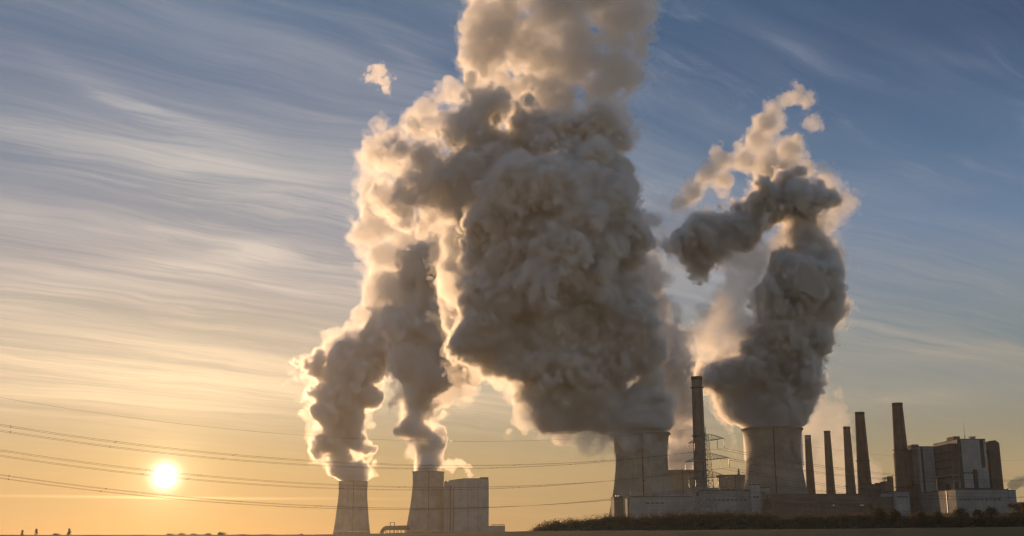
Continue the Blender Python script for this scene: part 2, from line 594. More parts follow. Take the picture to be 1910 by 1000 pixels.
CONC = surf('weathered_concrete', (0.34, 0.30, 0.245), 0.85, scale=0.03, stain=0.6)
CONC_D = surf('dark_rim_concrete', (0.24, 0.22, 0.19), 0.85, scale=0.08)
STACK = surf('sooty_brown_concrete', (0.17, 0.12, 0.085), 0.85, scale=0.05, stain=0.6)
STACK_G = surf('grey_stack_concrete', (0.23, 0.19, 0.16), 0.85, scale=0.05, stain=0.5)
CLAD = surf('grey_cladding', (0.42, 0.41, 0.395), 0.85, scale=0.04, panel=(6, 4), stain=0.25)
CLAD_L = surf('pale_cladding', (0.37, 0.355, 0.33), 0.85, scale=0.04, panel=(5, 9), stain=0.25)
CLAD_B = surf('brown_cladding', (0.20, 0.155, 0.12), 0.85, scale=0.04, panel=(5, 4), stain=0.35)
CLAD_BL = surf('blue_grey_cladding', (0.36, 0.365, 0.37), 0.85, scale=0.04, panel=(7, 5), stain=0.25)
DUCT = surf('dark_duct_steel', (0.075, 0.068, 0.06), 0.6, scale=0.1)
ROOFM = surf('tar_roof', (0.10, 0.09, 0.08), 0.9, scale=0.1)
ROOF_R = surf('rusty_roof', (0.20, 0.11, 0.07), 0.75, scale=0.06, stretch=(1, 3, 1), panel=(4, 50))
GLASS = surf('window_glass', (0.06, 0.065, 0.07), 0.28, scale=0.3)
STEEL = surf('galvanised_steel', (0.26, 0.24, 0.22), 0.5, scale=0.3, metallic=0.4)
CABLE = surf('aged_cable', (0.08, 0.07, 0.06), 0.6, scale=0.3)
INSUL = surf('brown_insulator', (0.07, 0.045, 0.035), 0.3, scale=0.5)
WHITE = surf('white_paint', (0.75, 0.75, 0.73), 0.4, scale=0.3)


def leafmat(name, a, b, c):
    m = bpy.data.materials.new(name)
    m.use_nodes = True
    t = NT(m.node_tree)
    g = t.node('ShaderNodeNewGeometry')
    tc = t.node('ShaderNodeTexCoord')
    n = t.noise(tc.outputs['Object'], 0.35, 3, 0.6)
    col = t.mix(g.outputs['Random Per Island'], a, b)
    col = t.mix(t.maprange(n, 0.4, 0.65), col, c)
    d_ = t.node('ShaderNodeBsdfDiffuse')
    t.put(d_.inputs[0], col)
    tl = t.node('ShaderNodeBsdfTranslucent')
    t.put(tl.inputs[0], col)
    mx = t.node('ShaderNodeMixShader')
    mx.inputs[0].default_value = 0.4
    t.t.links.new(d_.outputs[0], mx.inputs[1])
    t.t.links.new(tl.outputs[0], mx.inputs[2])
    out = t.node('ShaderNodeOutputMaterial')
    t.t.links.new(mx.outputs[0], out.inputs['Surface'])
    return m


LEAF = leafmat('foliage_olive', (0.17, 0.13, 0.075), (0.12, 0.10, 0.055), (0.19, 0.14, 0.08))
LEAF_G = leafmat('foliage_green', (0.13, 0.11, 0.06), (0.09, 0.082, 0.045), (0.15, 0.115, 0.065))
BARK = surf('bark', (0.07, 0.05, 0.035), 0.9, scale=1.5, stretch=(3, 3, 0.4))

# ------------------------------------------------------------------ ground
def smooth01(a, b, x):
    t = np.clip((x - a) / (b - a), 0, 1)
    return t * t * (3 - 2 * t)


def ground_z(x, y):
    """height of the land: the field swells to a low crest about 150 m ahead, then falls to the plain"""
    crest = np.interp(x * 150.0 / np.maximum(y, 40.0), [-90, -68, -22, -18, 3, 32, 68, 90], [1.88, 1.90, 1.98, 2.10, 2.40, 2.58, 2.92, 3.05])
    up = smooth01(-20, 150, y)
    down = 1 - smooth01(150, 330, y)
    return crest * up * down


def sheet(xs, ys, zf):
    X, Y = np.meshgrid(xs, ys, indexing='ij')
    Z = zf(X, Y)
    v = np.stack([X, Y, Z], -1).reshape(-1, 3)
    ny = len(ys)
    f = [(i * ny + j, (i + 1) * ny + j, (i + 1) * ny + j + 1, i * ny + j + 1) for i in range(len(xs) - 1) for j in range(ny - 1)]
    return v, f


rngg = np.random.default_rng(4)
xs = np.concatenate([np.linspace(-8900, -300, 30), np.linspace(-260, 260, 261), np.linspace(300, 8900, 30)])
ys = np.concatenate([[-400, -200, -60], np.linspace(-20, 60, 20), np.linspace(64, 340, 140), np.linspace(380, 8900, 60)])


def field_z(X, Y):
    z = ground_z(X, Y)
    rough = rngg.standard_normal(X.shape) * 0.022 + np.sin(X * 1.7 + 0.7 * np.sin(X * 0.31)) * 0.012
    return z + rough * ((Y > 90) & (Y < 200) & (np.abs(X) < 270))


v, f = sheet(xs, ys, field_z)
mb = MB()
mb.add(v, f)
fm = bpy.data.materials.new('crop_field')
fm.use_nodes = True
t = NT(fm.node_tree)
tc = t.node('ShaderNodeTexCoord')
sp = t.node('ShaderNodeSeparateXYZ')
t.put(sp.inputs[0], tc.outputs['Object'])
n1 = t.noise(tc.outputs['Object'], 0.9, 6, 0.7)
n2 = t.noise(tc.outputs['Object'], 0.03, 4, 0.6)
soil = t.mix(t.maprange(n1, 0.4, 0.65), (0.085, 0.060, 0.034), (0.050, 0.040, 0.022))
green = t.mix(t.maprange(n1, 0.4, 0.65), (0.055, 0.065, 0.026), (0.040, 0.046, 0.018))
strip = t.maprange(t.math('ADD', sp.outputs[0], t.math('MULTIPLY', n2, 30.0)), 20, 60)
c = t.mix(strip, soil, green)
b = t.node('ShaderNodeBsdfPrincipled')
t.put(b.inputs['Base Color'], c)
b.inputs['Roughness'].default_value = 0.95
b.inputs['Specular IOR Level'].default_value = 0.1
out = t.node('ShaderNodeOutputMaterial')
t.t.links.new(b.outputs[0], out.inputs['Surface'])
tag(mb.build('field', fm, smooth=True), kind='structure')

# ------------------------------------------------------------------ cooling towers
def cooling_tower(px, top, Y, prof, label, seed):
    """prof: (share of height from the top, radius in photo pixels)"""
    tp = at(px, top, Y)
    H = tp.z
    s = mpp(Y) * 1.0
    root = empty('cooling_tower', (tp.x, tp.y, 0), label, 'cooling tower', 'cooling towers of the power station')
    fr = [p[0] for p in prof]
    rr = [p[1] * s for p in prof]
    zs = np.linspace(0.07, 1.0, 48)
    # smooth radius curve
    fine = np.linspace(0, 1, 200)
    rad = np.interp(fine, fr, rr)
    ker = np.hanning(17); ker /= ker.sum()
    ext = np.concatenate([np.full(8, rad[0]) + np.linspace(8, 1, 8) * (rad[0] - rad[1]), rad, rad[-1] + np.linspace(1, 8, 8) * (rad[-1] - rad[-2])])
    rad = np.convolve(ext, ker, 'valid')
    R_ = lambda z: float(np.interp(1 - z, fine, rad))
    outer = [(R_(z), z * H) for z in zs]
    inner = [(R_(z) - 0.9, z * H) for z in zs[::-1]]
    mb = MB()
    mb.lathe(outer + [(R_(1.0) - 0.9, H)] + inner[1:] + [outer[0]], 96)
    mb.build('shell', CONC, root, smooth=False).data.polygons.foreach_set('use_smooth', [True] * (96 * 96))
    mb = MB()
    r1 = R_(1.0)
    mb.lathe([(r1 + 0.02, H - 2.6), (r1 + 1.1, H - 2.2), (r1 + 1.1, H - 0.2), (r1 - 1.0, H + 0.25), (r1 - 1.0, H - 0.1)], 96)
    mb.build('rim', CONC_D, root)
    mb = MB()                                                     # ladder with cage, on the side toward us
    a = math.atan2(-tp.y, -tp.x) + 0.04
    for z0, z1 in zip(zs[:-1], zs[1:]):
        p0 = Vector((math.cos(a) * (R_(z0) + 0.8), math.sin(a) * (R_(z0) + 0.8), z0 * H))
        p1 = Vector((math.cos(a) * (R_(z1) + 0.8), math.sin(a) * (R_(z1) + 0.8), z1 * H))
        mb.bar(p0, p1, 0.75)
    for z in (0.3, 0.52, 0.74):
        p = Vector((math.cos(a) * (R_(z) + 1.2), math.sin(a) * (R_(z) + 1.2), z * H))
        mb.box(p.x - 1.6, p.x + 1.6, p.y - 1.0, p.y + 1.0, p.z - 0.25, p.z + 1.1)
    mb.build('ladder', DUCT, root)
    mb = MB()                                                     # raking columns under the shell
    rb, r0 = R_(0.07), R_(0.0)
    nleg = 36
    for i in range(nleg):
        t0 = 2 * math.pi * i / nleg
        for dt in (-1, 1):
            t1 = t0 + dt * math.pi / nleg
            mb.bar((r0 * math.cos(t0), r0 * math.sin(t0), 0), ((rb - 0.4) * math.cos(t1), (rb - 0.4) * math.sin(t1), 0.071 * H), 0.6)
    mb.lathe([(r0 * 0.93, 0), (r0 * 0.90, 0.065 * H)], 48)
    mb.build('column_ring', CONC_D, root)
    return root


P_OLD = [(0, 55.5), (0.03, 53.6), (0.08, 52.0), (0.15, 50.6), (0.25, 50.0), (0.36, 51.0), (0.5, 54.2), (0.6, 57.5), (0.8, 65.5), (1, 74)]
P_NEW_B = [(0, 29.4), (0.08, 28.9), (0.2, 28.7), (0.35, 29.8), (0.5, 31.8), (0.7, 35.2), (1, 41.0)]
P_NEW_A = [(0, 26.9), (0.08, 26.4), (0.2, 26.2), (0.35, 26.9), (0.5, 28.4), (0.7, 30.4), (1, 34.0)]
cooling_tower(1440, 800, 1690, P_OLD, 'large grey cooling tower under the hooked steam plume, right of the tall chimney', 1)
cooling_tower(1195.5, 808, 1385, [(a, r * 0.955) for a, r in P_OLD], 'large grey cooling tower under the huge dark steam plume, left of the tall chimney', 2)
cooling_tower(1272, 878, 2120, [(a, r * 0.635) for a, r in P_OLD], 'farther cooling tower half hidden between the near cooling tower and the tall chimney', 3)
cooling_tower(1370, 887, 2300, [(a, r * 0.60) for a, r in P_OLD], 'low looking steamless cooling tower peeking out behind the pylon and the large tower', 4)
cooling_tower(659, 898, 3500, P_NEW_A, 'distant slender cooling tower standing alone, leftmost of all the cooling towers', 5)
cooling_tower(799, 880, 3000, P_NEW_B, 'distant cooling tower touching the flat roofed boiler house', 6)

# ------------------------------------------------------------------ chimneys
def chimney(pt, top, wt, pb, base_y, wb, Y, label, mat, rings=(0.5,)):
    tp = at(pt, top, Y)
    bp = at(pb, base_y, Y)
    H = tp.z
    s = mpp(Y)
    rt, rb = wt / 2 * s, wb / 2 * s
    rb0 = rt + (rb - rt) * H / (H - bp.z)
    x = bp.x
    root = empty('chimney', (x, Y, 0), label, 'chimney', 'tall chimneys of the power station')
    mb = MB()
    N = 30
    prof = [(rb0 + (rt - rb0) * (i / N), H * i / N) for i in range(N + 1)]
    mb.lathe(prof + [(rt - 0.5, H), (rt - 0.5, H - 8)], 40)
    mb.disc(rt - 0.5, H - 8, 40)
    mb.build('shaft', mat, root, smooth=False)
    mb = MB()
    mb.lathe([(rt + 0.03, H - 4), (rt + 0.45, H - 3.6), (rt + 0.45, H + 0.1), (rt - 0.6, H + 0.2)], 40)
    mb.build('cap', DUCT, root)
    mb = MB()
    la = math.atan2(-Y, -x) + 0.5
    for q0, q1 in ((0.0, 0.33), (0.33, 0.66), (0.66, 0.985)):
        ra, rc = rb0 + (rt - rb0) * q0 + 0.5, rb0 + (rt - rb0) * q1 + 0.5
        mb.bar((ra * math.cos(la), ra * math.sin(la), q0 * H), (rc * math.cos(la), rc * math.sin(la), q1 * H), 0.45)
    mb.build('ladder', DUCT, root)
    for q in rings:
        r = rb0 + (rt - rb0) * q
        z = H * q
        mb = MB()
        mb.lathe([(r - 0.1, z - 1.2), (r + 1.7, z - 0.3), (r + 1.7, z), (r - 0.1, z)], 40)
        mb.lathe([(r + 1.65, z + 1.2), (r + 1.75, z + 1.2), (r + 1.75, z + 1.35), (r + 1.65, z + 1.35), (r + 1.65, z + 1.2)], 40)
        for i in range(20):
            t_ = 2 * math.pi * i / 20
            mb.bar(((r + 1.7) * math.cos(t_), (r + 1.7) * math.sin(t_), z), ((r + 1.7) * math.cos(t_), (r + 1.7) * math.sin(t_), z + 1.3), 0.07)
        mb.build('platform', DUCT, root)
    return root


chimney(1307, 703, 20, 1309, 950, 25, 1420, 'tallest grey chimney, alone between the two large cooling towers behind the pylon', STACK_G, (0.93, 0.62))
chimney(1510, 812, 11, 1513, 920, 16.5, 2170, 'slim brown chimney nearest the large cooling tower, shortest of the row', STACK, (0.36,))
chimney(1543.5, 804, 11.5, 1550, 920, 16.5, 2080, 'slim brown chimney, second from the large cooling tower in the row', STACK, (0.42,))
chimney(1580, 796, 12.5, 1587.5, 920, 18.5, 2000, 'brown chimney just left of the broad one, third from the large cooling tower', STACK, (0.45,))
chimney(1603.5, 769, 17, 1614, 920, 26, 1760, 'broad dark brown chimney, fourth from the large cooling tower, tallest but one in the row', STACK, (0.6,))
chimney(1673, 752, 19, 1687, 925, 30, 1640, 'stout dark brown chimney in front of the boiler blocks, tallest of the row', STACK, (0.64, 0.36))

# ------------------------------------------------------------------ buildings
def bx(px, Y, py=960):
    return at(px, py, Y).x


def bz(py, Y, px=955):
    return at(px, py, Y).z


def block(name, label, px0, px1, top, Y, depth, mat, cat='building', group=None, roof_mat=None, roof_px=0, windows=(), details=None):
    """flat roofed block: px0..px1 is its front face, at distance Y"""
    x0, x1, H = bx(px0, Y), bx(px1, Y), bz(top, Y)
    xm = (x0 + x1) / 2
    root = empty(name, (xm, Y, 0), label, cat, group)
    hw = (x1 - x0) / 2
    mb = MB()
    mb.box(-hw, hw, 0, depth, -0.5, H - 0.9)
    mb.build('wall', mat, root)
    mb = MB()
    mb.box(-hw - 0.35, hw + 0.35, -0.35, depth + 0.35, H - 0.897, H)
    mb.build('roof', roof_mat or ROOFM, root)
    for (a, b, zt, zb_, n) in windows:                           # strips of windows, given in pixels of the front face
        xa, xb = bx(a, Y) - xm, bx(b, Y) - xm
        za, zb2 = bz(zb_, Y), bz(zt, Y)
        step = (xb - xa) / n
        for i in range(n):
            mb = MB()
            mb.box(xa + i * step + 0.12 * step, xa + (i + 1) * step - 0.12 * step, -0.10, 0.2, za, zb2)
            mb.build('window', GLASS, root)
    return root, hw, H, xm


def part(root, name, mat, boxes):
    for b_ in boxes:
        mb = MB()
        mb.box(*b_)
        o_ = mb.build(name, mat, root)
    return o_


# --- distant boiler house beside its tower
Y = 2950
x0, x1 = bx(836, Y), bx(910, Y)
root = empty('boiler_house', (x0, Y, 0), 'distant tall flat roofed boiler house with a stepped right roof corner', 'building')
mb = MB()
pr = [(836, 992), (910, 992), (910, 893.4), (895, 893.4), (862, 892.6), (858, 892.9), (836, 896)]
mb.prism([(bx(a, Y) - x0, (bz(b, Y) if i > 1 else -0.5)) for i, (a, b) in enumerate(pr)], 0, 110)
mb.build('wall', CLAD, root)
zc = bz(890, Y)
part(root, 'roof_house', CLAD_B, [(bx(894.5, Y) - x0, x1 - x0 + 0.4, -0.4, 40, bz(893.9, Y), zc)])
part(root, 'roof_edge', ROOFM, [(bx(862, Y) - x0, bx(894.5, Y) - x0 - 0.01, -0.5, 110.4, bz(893.3, Y), bz(892.2, Y))])
part(root, 'cladding_strip', CLAD_B, [(bx(872, Y) - x0 + 30 * i, bx(872.6, Y) - x0 + 30 * i, -0.35, 0.2, 2, 130) for i in (-1.2, 0, 0.9)])
part(root, 'pipe_duct', DUCT, [(4, 7, -2.5, -0.02, 10, 126), (12, 13.5, -1.6, -0.02, 4, 118)])
root, hw, H, xm = block('stair_tower', 'narrow pale stair tower squeezed between the distant cooling tower and its boiler house', 827.5, 835.8, 899, Y + 2, 20, CLAD_L, 'building')
part(root, 'lift_head', CLAD_B, [(-hw * 0.6, hw * 0.2, 3, 12, H, H + 2.8)])

# --- low hall with a rounded end left of the distant tower
Y = 2920
x0 = bx(712, Y)
root = empty('conveyor_hall', (x0, Y, 0), 'low hall with a rounded end on stilts left of the distant towers', 'building')
P = lambda a, b: (bx(a, Y) - x0, bz(b, Y))
mb = MB()
mb.prism([P(709, 995), P(713, 995), P(716, 989), P(762, 988.5), P(762, 980), P(742, 980.5), P(720, 981), P(715, 983.5), P(711, 989)], 0, 40)
mb.build('gallery', CLAD_B, root)
mb = MB()
for a in (720, 727, 734, 741, 748, 755):
    p = P(a, 989)
    for yy in (3, 36):
        mb = MB()
        mb.bar((p[0], yy, -0.5), (p[0], yy, p[1] + 0.5), 0.8)
        mb.build('stilt', DUCT, root)
mb = MB()
q0, q1 = P(727.5, 981), P(735, 974.5)
for xx in (q0[0], q1[0]):
    for yy in (8, 20):
        mb.bar((xx, yy, q0[1] - 1), (xx, yy, q1[1]), 0.5)
for yy in (8, 20):
    mb.bar((q0[0] - 1, yy, q1[1]), (q1[0] + 1, yy, q1[1]), 0.5)
for xx in (q0[0], q1[0]):
    mb.bar((xx, 8, q1[1]), (xx, 20, q1[1]), 0.5)
mb.build('roof_frame', DUCT, root)
root, hw, H, xm = block('pump_house', 'low flat building with a pipe rack on its roof, right of the distant boiler house', 910.6, 942, 981, Y, 45, CLAD)
mb = MB()
for i in range(7):
    xx = -hw + 8 + i * (2 * hw - 10) / 6
    mb.bar((xx, 5, H - 0.2), (xx, 5, H + 3.4 + (1.2 if i == 6 else 0)), 0.35)
    mb.bar((xx, 14, H - 0.2), (xx, 14, H + 3.4), 0.35)
for yy in (5, 14):
    mb.bar((-hw + 6, yy, H + 2.2), (hw - 1, yy, H + 2.2), 0.4)
    mb.bar((-hw + 9, yy, H + 3.4), (hw - 2, yy, H + 3.4), 0.35)
mb.build('pipe_rack', DUCT, root)

# --- low buildings around the two large towers
G_LOW = None
root, hw, H, xm = block('annex', 'small brown annex at the left foot of the near cooling tower, behind the wooded bank', 1146, 1162, 926, 1275, 40, CLAD_B)
part(root, 'roof_vent', WHITE, [(-hw + 2, -hw + 3.2, 3, 5, H, H + 1.3), (0, 1.4, 3, 5, H, H + 1.0)])
root, hw, H, xm = block('workshop', 'long grey workshop below the near cooling tower, left of the tall chimney', 1176, 1295.5, 926, 1262, 60, CLAD, windows=[(1204, 1240, 937, 940, 4)])
mb = MB()
mb.bar((-hw + 0.8, 2, H - 0.3), (-hw + 0.8, 2, H + 5.5), 0.28)
mb.bar((-hw - 0.4, 2, H + 4.6), (-hw + 2.0, 2, H + 4.6), 0.2)
mb.bar((-hw - 0.2, 2, H + 3.1), (-hw + 1.8, 2, H + 3.1), 0.2)
mb.build('antenna', WHITE, root)
part(root, 'roof_step', CLAD_BL, [(-hw + 32, hw - 0.4, 12, 55, H - 0.2, H + 3.8)])
part(root, 'door', DUCT, [(-hw + 8, -hw + 12, -0.1, 0.2, -0.4, 9), (-hw + 30, -hw + 34, -0.1, 0.2, -0.4, 9)])
root, hw, H, xm = block('transfer_tower', 'pale square tower block at the foot of the tallest chimney', 1297, 1311, 907, 1215, 16, CLAD_L)
part(root, 'louvre', DUCT, [(-hw + 1.5, hw - 1.5, -0.12, 0.2, H - 10, H - 6)])
root, hw, H, xm = block('turbine_hall', 'wide blue grey hall behind the small pylon, left of the large cooling tower', 1312.5, 1436, 914, 1190, 45, CLAD_BL, windows=[(1330, 1396, 931, 934, 8)])
part(root, 'roof_step', CLAD, [(-hw + 2, -hw + 18, 6, 40, H - 0.2, H + 2.4)])
part(root, 'roof_vent', DUCT, [(-hw + 22 + 5.5 * i, -hw + 24 + 5.5 * i, 8, 12, H, H + 1.2) for i in range(4)])
root, hw, H, xm = block('switch_house', 'tall narrow grey block in front of the large cooling tower, with small roof lamps', 1403.5, 1420, 903, 1183, 6.6, CLAD, windows=[(1406, 1418, 925, 929, 2)])
part(root, 'roof_lamp', WHITE, [(-hw + 0.5, -hw + 1.1, 1, 1.6, H, H + 1.6), (hw - 2.6, hw - 2.0, 1, 1.6, H, H + 1.1), (0.4, 1.0, 1, 1.6, H, H + 1.0)])
root, hw, H, xm = block('coal_bunker', 'pale grey block with a sloping shadow edge where the long rusty hall begins', 1420.5, 1437.5, 909, 1183.5, 6, CLAD_L)
part(root, 'chute', CLAD_B, [(-hw + 1.5, -hw + 4, -1.5, -0.02, 2, H - 5)])

# --- long rusty hall
Y = 1150
x0, x1 = bx(1438.5, Y), bx(1622, Y)
root = empty('coal_hall', (x0, Y, 0), 'long low rusty roofed hall stretching right from the large cooling tower', 'building')
zt, ze = bz(920, Y), bz(938, Y)
L = x1 - x0
mb = MB()
mb.box(0, L, 0, 26, -0.5, ze - 0.05)
mb.build('wall', CLAD_B, root)
mb = MB()
mb.add([(-0.6, -0.6, ze), (L + 0.6, -0.6, ze), (L + 0.6, 13, zt), (-0.6, 13, zt), (L + 0.6, 26.6, ze), (-0.6, 26.6, ze)],
       [(0, 1, 2, 3), (3, 2, 4, 5), (0, 3, 5), (1, 4, 2), (0, 5, 4, 1)])
mb.build('roof', ROOF_R, root)
part(root, 'gutter', STEEL, [(-0.6, L + 0.6, -0.95, -0.62, ze - 0.25, ze + 0.1)])
rr = random.Random(3)
xx = 22.0
while xx < L - 6:
    wd = rr.uniform(1.2, 4.2)
    mb = MB()
    mb.box(xx, xx + wd, -0.12, 0.1, bz(943.6, Y), bz(941.2, Y))
    mb.build('window', WHITE if rr.random() < 0.30 else GLASS, root)
    xx += wd + rr.uniform(0.8, 5)
part(root, 'loading_dock', CLAD_L, [(30, 42, -3, -0.02, -0.4, 1.2), (60, 84, -3, -0.02, -0.4, 1.2)])
# rounded conveyor pipe end of the hall
root = empty('conveyor_bridge', (bx(1610, 1160), 1160, 0), 'curved dark conveyor bridge joining the rusty hall to the small brown towers', 'conveyor')
z1, z2 = bz(921, 1160), bz(952, 1160)
path = [(-40, 30, z1 - 3), (-18, 12, z1 - 3), (-4, 2, z1 - 3.4), (4, 0, z1 - 6), (9, -1, z1 - 11), (12, -1, z1 - 18), (14, -1, 1)]
mb = MB(); mb.tube(path, 2.6, 10)
mb.build('gallery', CLAD_B, root)
for p in path[:5]:
    for q_ in (-1.5, 1.5):
        mb = MB()
        mb.bar((p[0], p[1] + q_, -0.4), (p[0], p[1] + q_, p[2]), 0.35)
        mb.build('trestle_leg', DUCT, root)

# --- small brown towers left of the stout chimney
root, hw, H, xm = block('crusher_house', 'low brown block between the broad chimney and the stout chimney', 1622, 1652, 903, 1580, 35, CLAD_B)
part(root, 'roof_vent', DUCT, [(-hw + 3, -hw + 6, 2, 5, H, H + 1.4), (2, 8, 3, 9, H, H + 1.8)])
root, hw, H, xm = block('lift_tower', 'narrow brown tower with an open frame on top, against the stout chimney', 1654.5, 1671, 898, 1560, 18, CLAD_B)
mb = MB()
for xx in (-hw + 0.5, -hw + 4.2):
    for yy in (1, 7):
        mb.bar((xx, yy, H - 0.2), (xx, yy, H + 5.4), 0.4)
mb.box(-hw - 0.4, -hw + 6.5, 0.4, 7.8, H + 4.2, H + 5.4)
mb.box(-hw + 6.51, hw, 0, 9, H, H + 7)
mb.build('roof_frame', CLAD_B, root)
root, hw, H, xm = block('silo_block', 'orange lit flat shed in front of the narrow brown tower', 1646, 1672, 921, 1480, 30, CLAD_B, roof_mat=ROOF_R)
part(root, 'roof_band', CLAD_L, [(-hw - 0.6, hw + 0.6, -0.75, -0.36, H - 4.2, H - 0.5)])
mb = MB()
for i in range(9):
    t0 = math.pi * i / 8
    t1 = math.pi * (i + 1) / 8
    if i < 8:
        mb.bar((-hw - 2 - 9 * math.cos(t0), -4, 7 + 9 * math.sin(t0)), (-hw - 2 - 9 * math.cos(t1), -4, 7 + 9 * math.sin(t1)), 0.5)
mb.bar((-hw - 11, -4, -0.4), (-hw - 11, -4, 7), 0.5)
mb.bar((-hw + 7, -4, -0.4), (-hw + 7, -4, 7), 0.5)
mb.build('pipe_bend', STEEL, root)
root, hw, H, xm = block('filter_house', 'blue grey block at the foot of the stout chimney, left of the orange lit wall', 1672.5, 1699, 916, 1470, 40, CLAD_BL, windows=[(1676, 1696, 925, 928, 4)])

# --- big boiler blocks
Y = 1570
root, hw, H, xm = block('boiler_block', 'tall dark boiler block with a jutting upper storey, left of the taller one', 1722, 1752, 832.5, Y + 60, 95, CLAD_BL)
part(root, 'pilaster', DUCT, [(-hw + 4, -hw + 6.5, -0.8, -0.02, 2, H - 1)])
part(root, 'bunker_bay', CLAD_B, [(-hw - 7, -hw - 0.02, 4, 86, H * 0.58, H - 4)])
part(root, 'bay_floor', DUCT, [(-hw - 8, -hw - 0.02, 3, 87, H * 0.58 - 1.2, H * 0.58 - 0.01)])
part(root, 'roof_house', CLAD_B, [(-hw + 0.5, -hw + 9, 20, 50, H, H + 4.2)])
part(root, 'duct', DUCT, [(-hw - 12, -hw - 8.1, 14, 30, 0, H * 0.66), (-hw - 6, -hw - 2, 40, 60, 0, H * 0.55)])

root, hw, H, xm = block('boiler_block', 'tallest boiler block, grey front with dark ducts and a rod mast on its roof', 1799, 1851, 818.5, Y, 92, CLAD, windows=[(1803, 1838, 880, 884, 5)])
part(root, 'corner_duct', DUCT, [(-hw - 1.5, -hw + 3.6, -1.4, -0.02, 2, H - 1.2)])
part(root, 'duct', DUCT, [(hw - 21, hw - 16, -1.6, -0.02, 2, H * 0.68), (hw - 8, hw - 3.4, -1.2, -0.02, H * 0.70, H - 1.2)])
part(root, 'lower_bay', CLAD_BL, [(hw - 15.9, hw - 0.6, -3.4, -0.02, 0, H * 0.66)])
part(root, 'bunker_bay', CLAD_B, [(-hw - 9, -hw - 0.02, 6, 80, H * 0.63, H - 6)])
part(root, 'bay_floor', CLAD_L, [(-hw - 12, -hw - 0.02, 4, 82, H * 0.63 - 1.6, H * 0.63 - 0.01)])
part(root, 'bay_band', DUCT, [(-hw - 9.3, -hw - 9.01, 6, 80, z, z + 1.6) for z in (H * 0.70, H * 0.78, H * 0.86)])
part(root, 'roof_house', CLAD_B, [(-hw + 0.3, -hw + 9, 14, 40, H, H + 4.6)])
part(root, 'roof_fan', CLAD_L, [(hw - 17, hw - 11, 6, 12, H, H + 2.6), (hw - 18, hw - 10, 5, 13, H + 2.61, H + 3.6)])
mb = MB()
mb.bar((-hw + 12, 4, H - 0.2), (-hw + 12, 4, H + 22), 0.35, r2=0.12)
mb.bar((-hw + 10.6, 4, H - 0.2), (-hw + 12, 4, H + 6), 0.15)
mb.bar((-hw + 13.4, 4, H - 0.2), (-hw + 12, 4, H + 6), 0.15)
mb.build('mast', STEEL, root)
part(root, 'hopper_leg', CLAD_L, [(-hw - 8.6, -hw - 7.2, 8, 9.4, 0, H * 0.63 - 1.7)])
part(root, 'side_band', DUCT, [(-hw - 0.7, -hw - 0.02, 12, 22, 2, H * 0.55), (-hw - 0.7, -hw - 0.02, 44, 58, 2, H * 0.55)])

# slab tower with a slanting top
Y = 1600
x0, x1 = bx(1855.5, Y, 960), bx(1878, Y, 960)
xm = (x0 + x1) / 2
root = empty('slab_tower', (xm, Y, 0), 'slim dark tower with a slanting top, right of the tallest boiler block', 'tower')
hw = (x1 - x0) / 2 * 0.93
H = bz(821, Y)
mb = MB()
mb.prism([(-hw, -0.5), (hw, -0.5), (hw, H - 4.2), (hw * 0.35, H), (-hw, H - 1.5)], 0, 18)
mb.build('wall', STACK, root)
part(root, 'link_bridge', DUCT, [(-hw - 4.5, -hw - 0.01, 5, 9, H - 17, H - 15)])
part(root, 'door', DUCT, [(-1.5, 1.5, -0.1, 0.3, -0.4, 4)])

# --- pale building in front, its left wall sunlit
root, hw, H, xm = block('machine_hall', 'long pale hall in front of the boiler blocks, its left wall lit orange', 1786, 1884, 912.5, 1490, 128, CLAD_L, windows=[(1792, 1870, 930, 933, 10)])
part(root, 'side_canopy', CLAD_B, [(-hw - 4, -hw - 0.36, 10, 120, H * 0.46, H * 0.5)])
part(root, 'side_base', CLAD_B, [(-hw - 1.2, -hw - 0.02, 4, 124, -0.4, H * 0.459)])
part(root, 'downpipe', WHITE, [(-hw - 0.8, -hw - 0.36, 30, 31, H * 0.505, H - 1), (-hw - 2.0, -hw - 1.21, 92, 93, 0, H * 0.455)])
part(root, 'parapet', ROOFM, [(-hw, hw - 20, 3, 8, H, H + 1.8)])
part(root, 'wall_panel', CLAD_BL, [(-hw + 22, -hw + 22.8, -0.3, -0.02, 0, H - 1), (hw - 24, hw - 23, -0.3, -0.02, 0, H - 1)])
root, hw, H, xm = block('gate_house', 'small grey block at the far right end of the pale hall, smoke beside it', 1885, 1899, 914, 1500, 30, CLAD)
part(root, 'vent_pipe', DUCT, [(-hw + 0.6, -hw + 1.8, 3, 4.2, H, H + 2.2)])
root, hw, H, xm = block('shed', 'lowest small shed at the right edge behind the trees', 1899.5, 1912, 937, 1500, 25, CLAD_B)
mb = MB(); mb.bar((1.5, 2, H - 0.2), (1.5, 2, H + 3.0), 0.2); mb.build('vent_pipe', DUCT, root)
# ------------------------------------------------------------------ steam plumes
VEIL = steam_mat('steam_veil', 0.014, g=0.75)
MID = steam_mat('steam_mid', 0.085, g=0.65)
CORE = steam_mat('steam_core', 0.18, g=0.5)
HEART = steam_mat('steam_heart', 0.25, g=0.35)
FVEIL = steam_mat('far_steam_veil', 0.004, g=0.75)
FMID = steam_mat('far_steam_mid', 0.032, g=0.65)
FCORE = steam_mat('far_steam_core', 0.07, g=0.5)
FHEART = steam_mat('far_steam_heart', 0.09, g=0.4)
BVEIL = steam_mat('pale_steam_veil', 0.006, g=0.70)
BMID = steam_mat('pale_steam_mid', 0.030, g=0.65)
BCORE = steam_mat('pale_steam_core', 0.060, g=0.5)
WVEIL = steam_mat('warm_steam_veil', 0.004, g=0.78)
WMID = steam_mat('warm_steam_mid', 0.011, g=0.76)
WCORE = steam_mat('warm_steam_core', 0.018, g=0.68)
